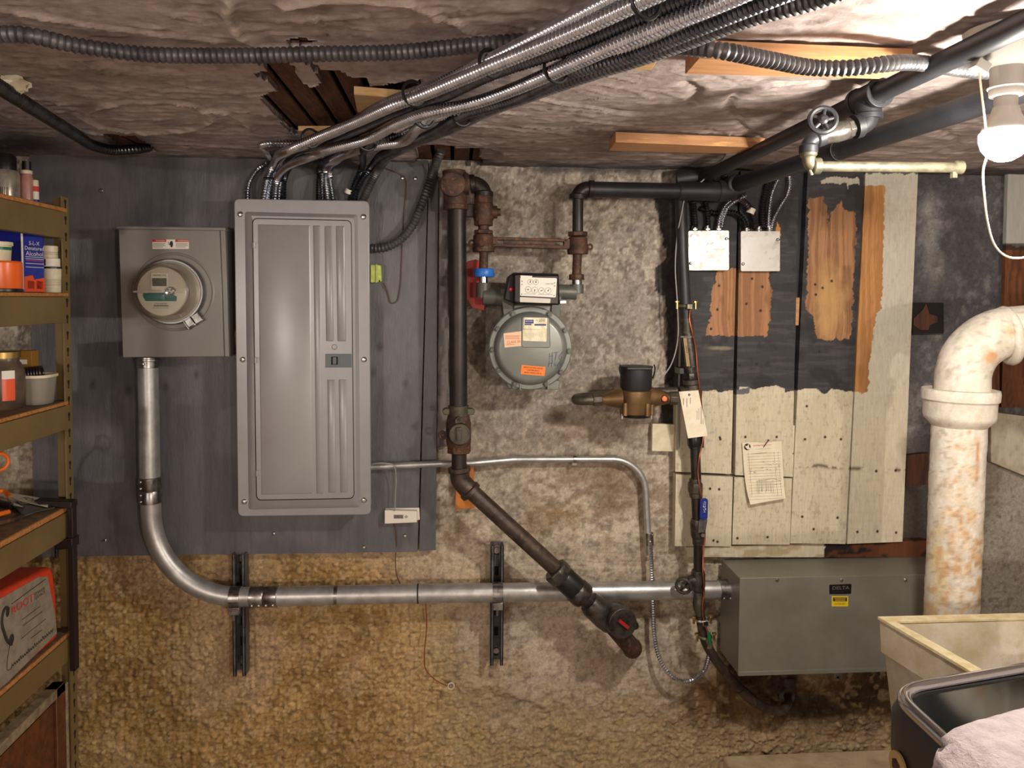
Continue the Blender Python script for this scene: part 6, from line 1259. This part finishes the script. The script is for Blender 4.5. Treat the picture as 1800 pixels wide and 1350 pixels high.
obj('body', MB().lathe([(r2*.9, 0), (r2*.97, h2_*.75), (r2*.97, h2_*.8), (.0001, h2_*.8)], b1, (0, 0, 1), 30), M['softwhite'], t); obj('lid', MB().lathe([(r2*.98, h2_*.78), (r2*1.06, h2_*.8), (r2*1.06, h2_*.98), (r2, h2_), (.0001, h2_)], b1, (0, 0, 1), 30), M['softwhite'], t); obj('green_band', MB().lathe([(r2*.965, h2_*.56), (r2*.972, h2_*.72)], b1, (0, 0, 1), 30, cap=False), M['greenplastic'], t)
bx_ = XS-.0225; b0 = Vector((bx_, -.353, zS2)); t = thing('joint_compound_tub', 'white tub with dark lid right of the blue can on second shelf', 'tub', b0); h = w(95, 469.5, .353).z-zS2
obj('body', MB().lathe([(.0185, 0), (.0205, h-.003), (.0001, h-.003)], b0, (0, 0, 1), 28), M['softwhite'], t); obj('lid', MB().lathe([(.0222, h-.004), (.0222, h-.0005), (.0001, h)], b0, (0, 0, 1), 28), M['dark'], t)
for zz in (.028, .031, .035, .038, .041): obj('print_line', MB().lathe([(.0208, zz-.012), (.0208, zz-.0114)], b0, (0, 0, 1), 28, cap=False), M['inkgrey'], t)
b1 = b0+Vector((-.002, 0, h+.0005)); h3 = w(93, 454.5, .353).z-b1.z; t = thing('small_box', 'low white plastic lid stacked on the white tub', 'lid', b1); obj('body', MB().lathe([(.0195, 0), (.0195, h3), (.0001, h3)], b1, (0, 0, 1), 28), M['white'], t, bev=.001); obj('label', MB().box(b1+Vector((-.014, -.0200, .002)), b1+Vector((-.002, -.0192, h3-.002))), M['ink'], t)
b2 = b1+Vector((-.003, 0, h3+.0005)); h4 = w(91, 432, .353).z-b2.z; t = thing('paste_jar', 'cream screw top jar at top of the white stack', 'jar', b2); obj('body', MB().lathe([(.0165, 0), (.0172, .002), (.0172, h4*.62), (.0001, h4*.62)], b2, (0, 0, 1), 28), M['softwhite'], t); obj('lid', MB().lathe([(.0178, h4*.62), (.0178, h4*.96), (.016, h4), (.0001, h4)], b2, (0, 0, 1), 28), M['softwhite'], t)
for zz in (.3, .45): obj('print_line', MB().lathe([(.0175, h4*zz), (.0175, h4*zz+.001)], b2, (0, 0, 1), 28, cap=False), M['inkgrey'], t)
# third shelf
zS3 = zat(shelves[2][0])+.001
b0 = Vector((w(14, 690, .46).x-.008, -.46, zS3)); r_ = .040; t = thing('glass_jar', 'brown filled glass jar with brass lid on third shelf', 'jar', b0); h = w(14, 628, .46).z-zS3
obj('jar_glass', MB().lathe([(r_*.95, 0), (r_, .004), (r_, h*.72), (r_*.85, h*.86), (r_*.74, h*.92), (r_*.74, h), (.0001, h)], b0, (0, 0, 1), 36), M['amber'], t); obj('lid', MB().lathe([(r_*.80, h*.99), (r_*.82, h+.012), (r_*.76, h+.014), (.0001, h+.014)], b0, (0, 0, 1), 36), M['brassy'], t)
lbm = MB(); lbl = [b0+Vector((math.cos(a)*(r_+.0006), math.sin(a)*(r_+.0006), 0)) for a in np.linspace(-1.15, -.55, 6)]
obj('orange_label', MB().loft([[p+Vector((0, 0, z)) for p in lbl] for z in (h*.18, h*.60)], cap=False), M['canorange'], t); obj('white_label', MB().loft([[p+Vector((0, 0, z)) for p in lbl] for z in (h*.60, h*.76)], cap=False), M['labelwhite'], t)
tcx = w(82, 690, .385); b0 = Vector((XS-.046, -.395, zS3)); t = thing('plastic_container', 'cloudy plastic container with cardboard inside on third shelf', 'container', b0); h = w(100, 661, .39).z-zS3
sq = lambda r_, z, p=3.2: [b0+Vector((r_*abs(math.cos(q))**(2/p)*(1 if math.cos(q) > 0 else -1), r_*.95*abs(math.sin(q))**(2/p)*(1 if math.sin(q) > 0 else -1), z)) for q in np.linspace(0, 2*PI, 37)[:-1]]
obj('wall', MB().loft([sq(.034, .001), sq(.0355, .004), sq(.0415, h), sq(.0400, h), sq(.034, .006)], cap=True), M['clear'], t)
obj('rim', MB().loft([sq(.0415, h-.002), sq(.0445, h-.001), sq(.0445, h+.005), sq(.0405, h+.005), sq(.0405, h-.002)], cap=False), M['softwhite'], t)
obj('cardboard_piece', MB().box(b0+Vector((-.012, -.026, .012)), b0+Vector((.022, -.02, .034)), Matrix.Rotation(.35, 3, 'Y')), M['cardboard'], None, 'torn cardboard piece inside the cloudy container', 'cardboard')
cg = thing('cord_coil', 'coiled black cord lying in the cloudy plastic container', 'cord', b0+Vector((0, 0, h)))
for i in range(7): obj('cord_turn', MB().torus(b0+Vector((-.018+.0062*i, -.004, h+.004+.0006*i)), (1, .25, .15), .0145, .0029, 20, 6), M['coil'], cg)
bq = w(44, 640, .35); t = thing('mustard_box', 'small mustard cardboard box behind the glass jar', 'box', (XS-.10, -.36, zS3)); obj('body', MB().box((XS-.14, -.375, zS3), (XS-.060, -.345, w(50, 616, .36).z)), M['mustard'], t, bev=.001); obj('white_label', MB().box((XS-.088, -.3765, w(50, 640, .375).z), (XS-.070, -.375, w(50, 632, .375).z)), M['labelwhite'], t)
# fourth shelf
zS4 = zat(shelves[3][0])+.001
def on4(px, py): return zp(px, py, zS4+.004)
t = thing('tin_snips', 'snips with orange grips lying on fourth shelf', 'snips', on4(-20, 905)); 
obj('grip', MB().tube(spline([on4(-60, 905)+Vector((0, 0, .02)), on4(-20, 884)+Vector((0, 0, .022)), on4(6, 878)+Vector((0, 0, .02)), on4(18, 884)+Vector((0, 0, .012))], .006), .0055, 10), M['orangegrip'], t); obj('grip', MB().tube(spline([on4(-60, 925)+Vector((0, 0, .008)), on4(-15, 914)+Vector((0, 0, .008)), on4(16, 906)+Vector((0, 0, .008))], .006), .0055, 10), M['orangegrip'], t)
obj('jaw', MB().tube([on4(17, 886)+Vector((0, 0, .012)), on4(30, 893)+Vector((0, 0, .008)), on4(42, 894)+Vector((0, 0, .004))], [.006, .008, .002], 8), M['chrome'], t)
t = thing('scissors', 'scissors with orange loop handle standing on fourth shelf', 'scissors', on4(-30, 895)); lp0 = w(-2, 812, .46); obj('handle_loop', MB().torus(lp0, (.2, -1, .3), .018, .0040, 26, 8), M['orangegrip'], t)
obj('shank', MB().tube([lp0+Vector((-.016, 0, -.008)), Vector((lp0.x-.05, lp0.y-.01, lp0.z-.04)), Vector((lp0.x-.075, lp0.y-.012, zS4+.003))], [.005, .006, .003], 10), M['steel'], t)
def flat(name, pts4, m_, parent=None, label=None, cat=None, lift=0., th=.0012): return obj(name, MB().prism([zp(x, y, zS4+lift) for x, y in pts4], (0, 0, -th)), m_, parent, label, cat)
t = thing('printed_card', 'long pale printed card lying across fourth shelf', 'card', zp(60, 880, zS4)); flat('card', [(-20, 862), (30, 868), (86, 878), (84, 891), (40, 881), (-20, 872)], M['paper'], t, lift=.010); 
q0, q1 = zp(36, 874, zS4+.010), zp(82, 885, zS4+.010); text('card_letters', 'FORD', (q0+q1)/2, .014, M['rust'], t, (q1-q0).length*.8, right=(q1-q0), up=Vector((0, 0, 1)).cross(q1-q0), lift=.0006)
t = thing('putty_knife', 'grey steel blade tool lying on fourth shelf', 'tool', zp(60, 900, zS4)); flat('blade', [(20, 884), (98, 889), (96, 892), (40, 905)], M['steel'], t, lift=.006); obj('handle', MB().tube([zp(22, 890, zS4+.008), zp(-20, 880, zS4+.010)], .008, 10), M['dark'], t)
t = thing('red_tool', 'small dark red tool at front of fourth shelf', 'tool', zp(30, 915, zS4)); obj('body', MB().tube(spline([zp(-10, 922, zS4+.008), zp(20, 914, zS4+.010), zp(40, 908, zS4+.008)], .005), .006, 10), M['rust'], t); obj('tip', MB().cyl(zp(40, 908, zS4+.008), zp(56, 903, zS4+.006), .003, 8), M['steel'], t)
# black bar clamp hooked over the shelf end
t = thing('bar_clamp', 'black bar clamp gripping the end of fourth shelf', 'clamp', w(122, 960, .36)); dC = .395
xc = XS+.016
def cp(py, y=-.385): return Vector((xc, y, w(118, py, -y).z))
obj('bar', MB().box((XS+.010, -.372, cp(1185).z), (XS+.022, -.352, cp(884).z)), M['clampblack'], t, bev=.001)
obj('fixed_jaw', MB().add([Vector((XS-.06, -.380, cp(880).z)), Vector((XS+.024, -.380, cp(884).z)), Vector((XS+.024, -.380, cp(896).z)), Vector((XS-.045, -.380, cp(890).z)), Vector((XS-.06, -.350, cp(880).z)), Vector((XS+.024, -.350, cp(884).z)), Vector((XS+.024, -.350, cp(896).z)), Vector((XS-.045, -.350, cp(890).z))], [(0, 1, 2, 3), (7, 6, 5, 4), (0, 4, 5, 1), (1, 5, 6, 2), (2, 6, 7, 3), (3, 7, 4, 0)]), M['clampblack'], t, bev=.002)
obj('sliding_jaw', MB().add([Vector((XS-.03, -.380, cp(952).z)), Vector((XS+.024, -.380, cp(948).z)), Vector((XS+.024, -.380, cp(966).z)), Vector((XS-.01, -.380, cp(968).z)), Vector((XS-.03, -.345, cp(952).z)), Vector((XS+.024, -.345, cp(948).z)), Vector((XS+.024, -.345, cp(966).z)), Vector((XS-.01, -.345, cp(968).z))], [(0, 1, 2, 3), (7, 6, 5, 4), (0, 4, 5, 1), (1, 5, 6, 2), (2, 6, 7, 3), (3, 7, 4, 0)]), M['clampblack'], t, bev=.002)
obj('clamp_screw', MB().cyl((XS-.02, -.362, cp(985).z), (XS-.02, -.362, cp(950).z), .004, 10), M['clampblack'], t)
# bottom shelf: orange case with a paper label
zS5 = zat(shelves[4][0])+.001
yc1 = -.45; xcse = XS-.006; zt_ = xp(100, 988, xcse).z
t = thing('orange_case', 'orange plastic case with telephone label on the lowest shelf', 'case', (XS-.1, -.75, zS5))
ylo = YE+.1
yF = xp(102, 1100, xcse).y
rc = [(yF, zS5), (yF-.002, zS5+.10), (yF-.014, zt_-.012), (yF-.030, zt_), (yF-.30, zt_+.02), (ylo, zt_+.02), (ylo, zS5)]
mbc = MB().loft([[Vector((x, y+ins_, z-(ins_ if z > zS5+.05 else 0))) for y, z in rc] for x, ins_ in ((XS-.30, 0), (XS-.03, 0), (xcse, .0))]); obj('shell', mbc, M['case'], t, bev=.010, seg=4)
def cs(py_px): x_, y_ = py_px; p = xp(x_, y_, xcse+.0012); return p
lab = [(12, 1218), (-60, 1300), (-40, 1060), (0, 1054), (68, 1014), (83, 1016), (96, 1104), (100, 1112)]
lab = [(11, 1202), (-30, 1235), (-50, 1080), (0, 1053), (68, 1014), (84, 1014), (97, 1080), (100, 1113)]
lo_ = obj('paper_label', MB().prism([xp(x, y, xcse+.0012) for x, y in lab], (-.001, 0, 0)), M['caselabel'], t)
pa, pbb = xp(22, 1073, xcse+.002), xp(58, 1050, xcse+.002); text('label_word', 'ROOT', (pa+pbb)/2, .017, M['inkred'], lo_, (pbb-pa).length*1.05, right=(pbb-pa), up=(0, 0, 1), lift=.0006)
for i, (x0, y0, x1, y1) in enumerate(((20, 1062, 80, 1018), (38, 1090, 70, 1066), (40, 1100, 74, 1075), (37, 1123, 80, 1088), (54, 1122, 74, 1107))): a_ = xp(x0, y0, xcse+.0014); b_ = xp(x1, y1, xcse+.0014); obj('label_rule', MB().tube([a_, b_], .0009 if i == 0 else .0007, 6), M['ink'], lo_)
for i in range(2): a_ = xp(60, 1046+i*7, xcse+.0014); b_ = xp(79, 1033+i*7, xcse+.0014); text('label_small', ('SEWER', 'SERVICE')[i], (a_+b_)/2, .007, M['ink'], lo_, (b_-a_).length, right=(b_-a_), up=(0, 0, 1))
hs = MB(); 
hp = [(15, 1070), (10, 1068), (5, 1077), (3, 1095), (7, 1112), (13, 1127), (20, 1133)]; hs.tube(spline([xp(x, y, xcse+.002) for x, y in hp], .004), .0030, 8); hs.sphere(xp(13, 1076, xcse+.001), .0085, 12, 8, (.2, .8, 1.2)); hs.sphere(xp(20, 1124, xcse+.001), .0105, 12, 8, (.2, .9, 1.1)); obj('handset_drawing', hs, M['ink'], lo_)
sc_ = MB(); a0_, a1_ = (13, 1172), (95, 1106); P_ = [xp(17, 1134, xcse+.0016), xp(13, 1160, xcse+.0016), xp(13, 1178, xcse+.0016), xp(20, 1174, xcse+.0016)]
for i in range(1, 42): f = i/42; x_ = 20+(95-20)*f; y_ = 1172+(1106-1172)*f; P_.append(xp(x_, y_+(-4 if i % 2 else 3)*(1.4 if i in (9, 17, 23, 31) else .8), xcse+.0016))
sc_.tube(spline(P_, .0025), .0008, 5); obj('script_line', sc_, M['ink'], lo_)
# stained wood panel leaning under the shelf
t = thing('wood_door', 'old stained wood cabinet panel leaning under the shelf unit', 'wood panel', w(60, 1350, .4))
xd = XS+.012; yD = xp(118, 1230, xd).y
ztd = xp(100, 1212, xd).z
obj('panel', MB().box((xd-.022, -1.1, .0), (xd-.006, yD-.05, ztd-.03)), M['brownwood'], t); obj('stile', MB().box((xd-.028, yD-.045, .0), (xd, yD-.006, ztd)), M['brownwood'], t, bev=.002); obj('rail', MB().box((xd-.028, -1.1, ztd-.022), (xd, yD-.006, ztd)), M['dustwood'], t, bev=.002)
obj('edge_trim', MB().box((xd-.022, yD-.006, .0), (xd+.002, yD+.004, ztd-.006)), M['dustwood'], t, bev=.002)
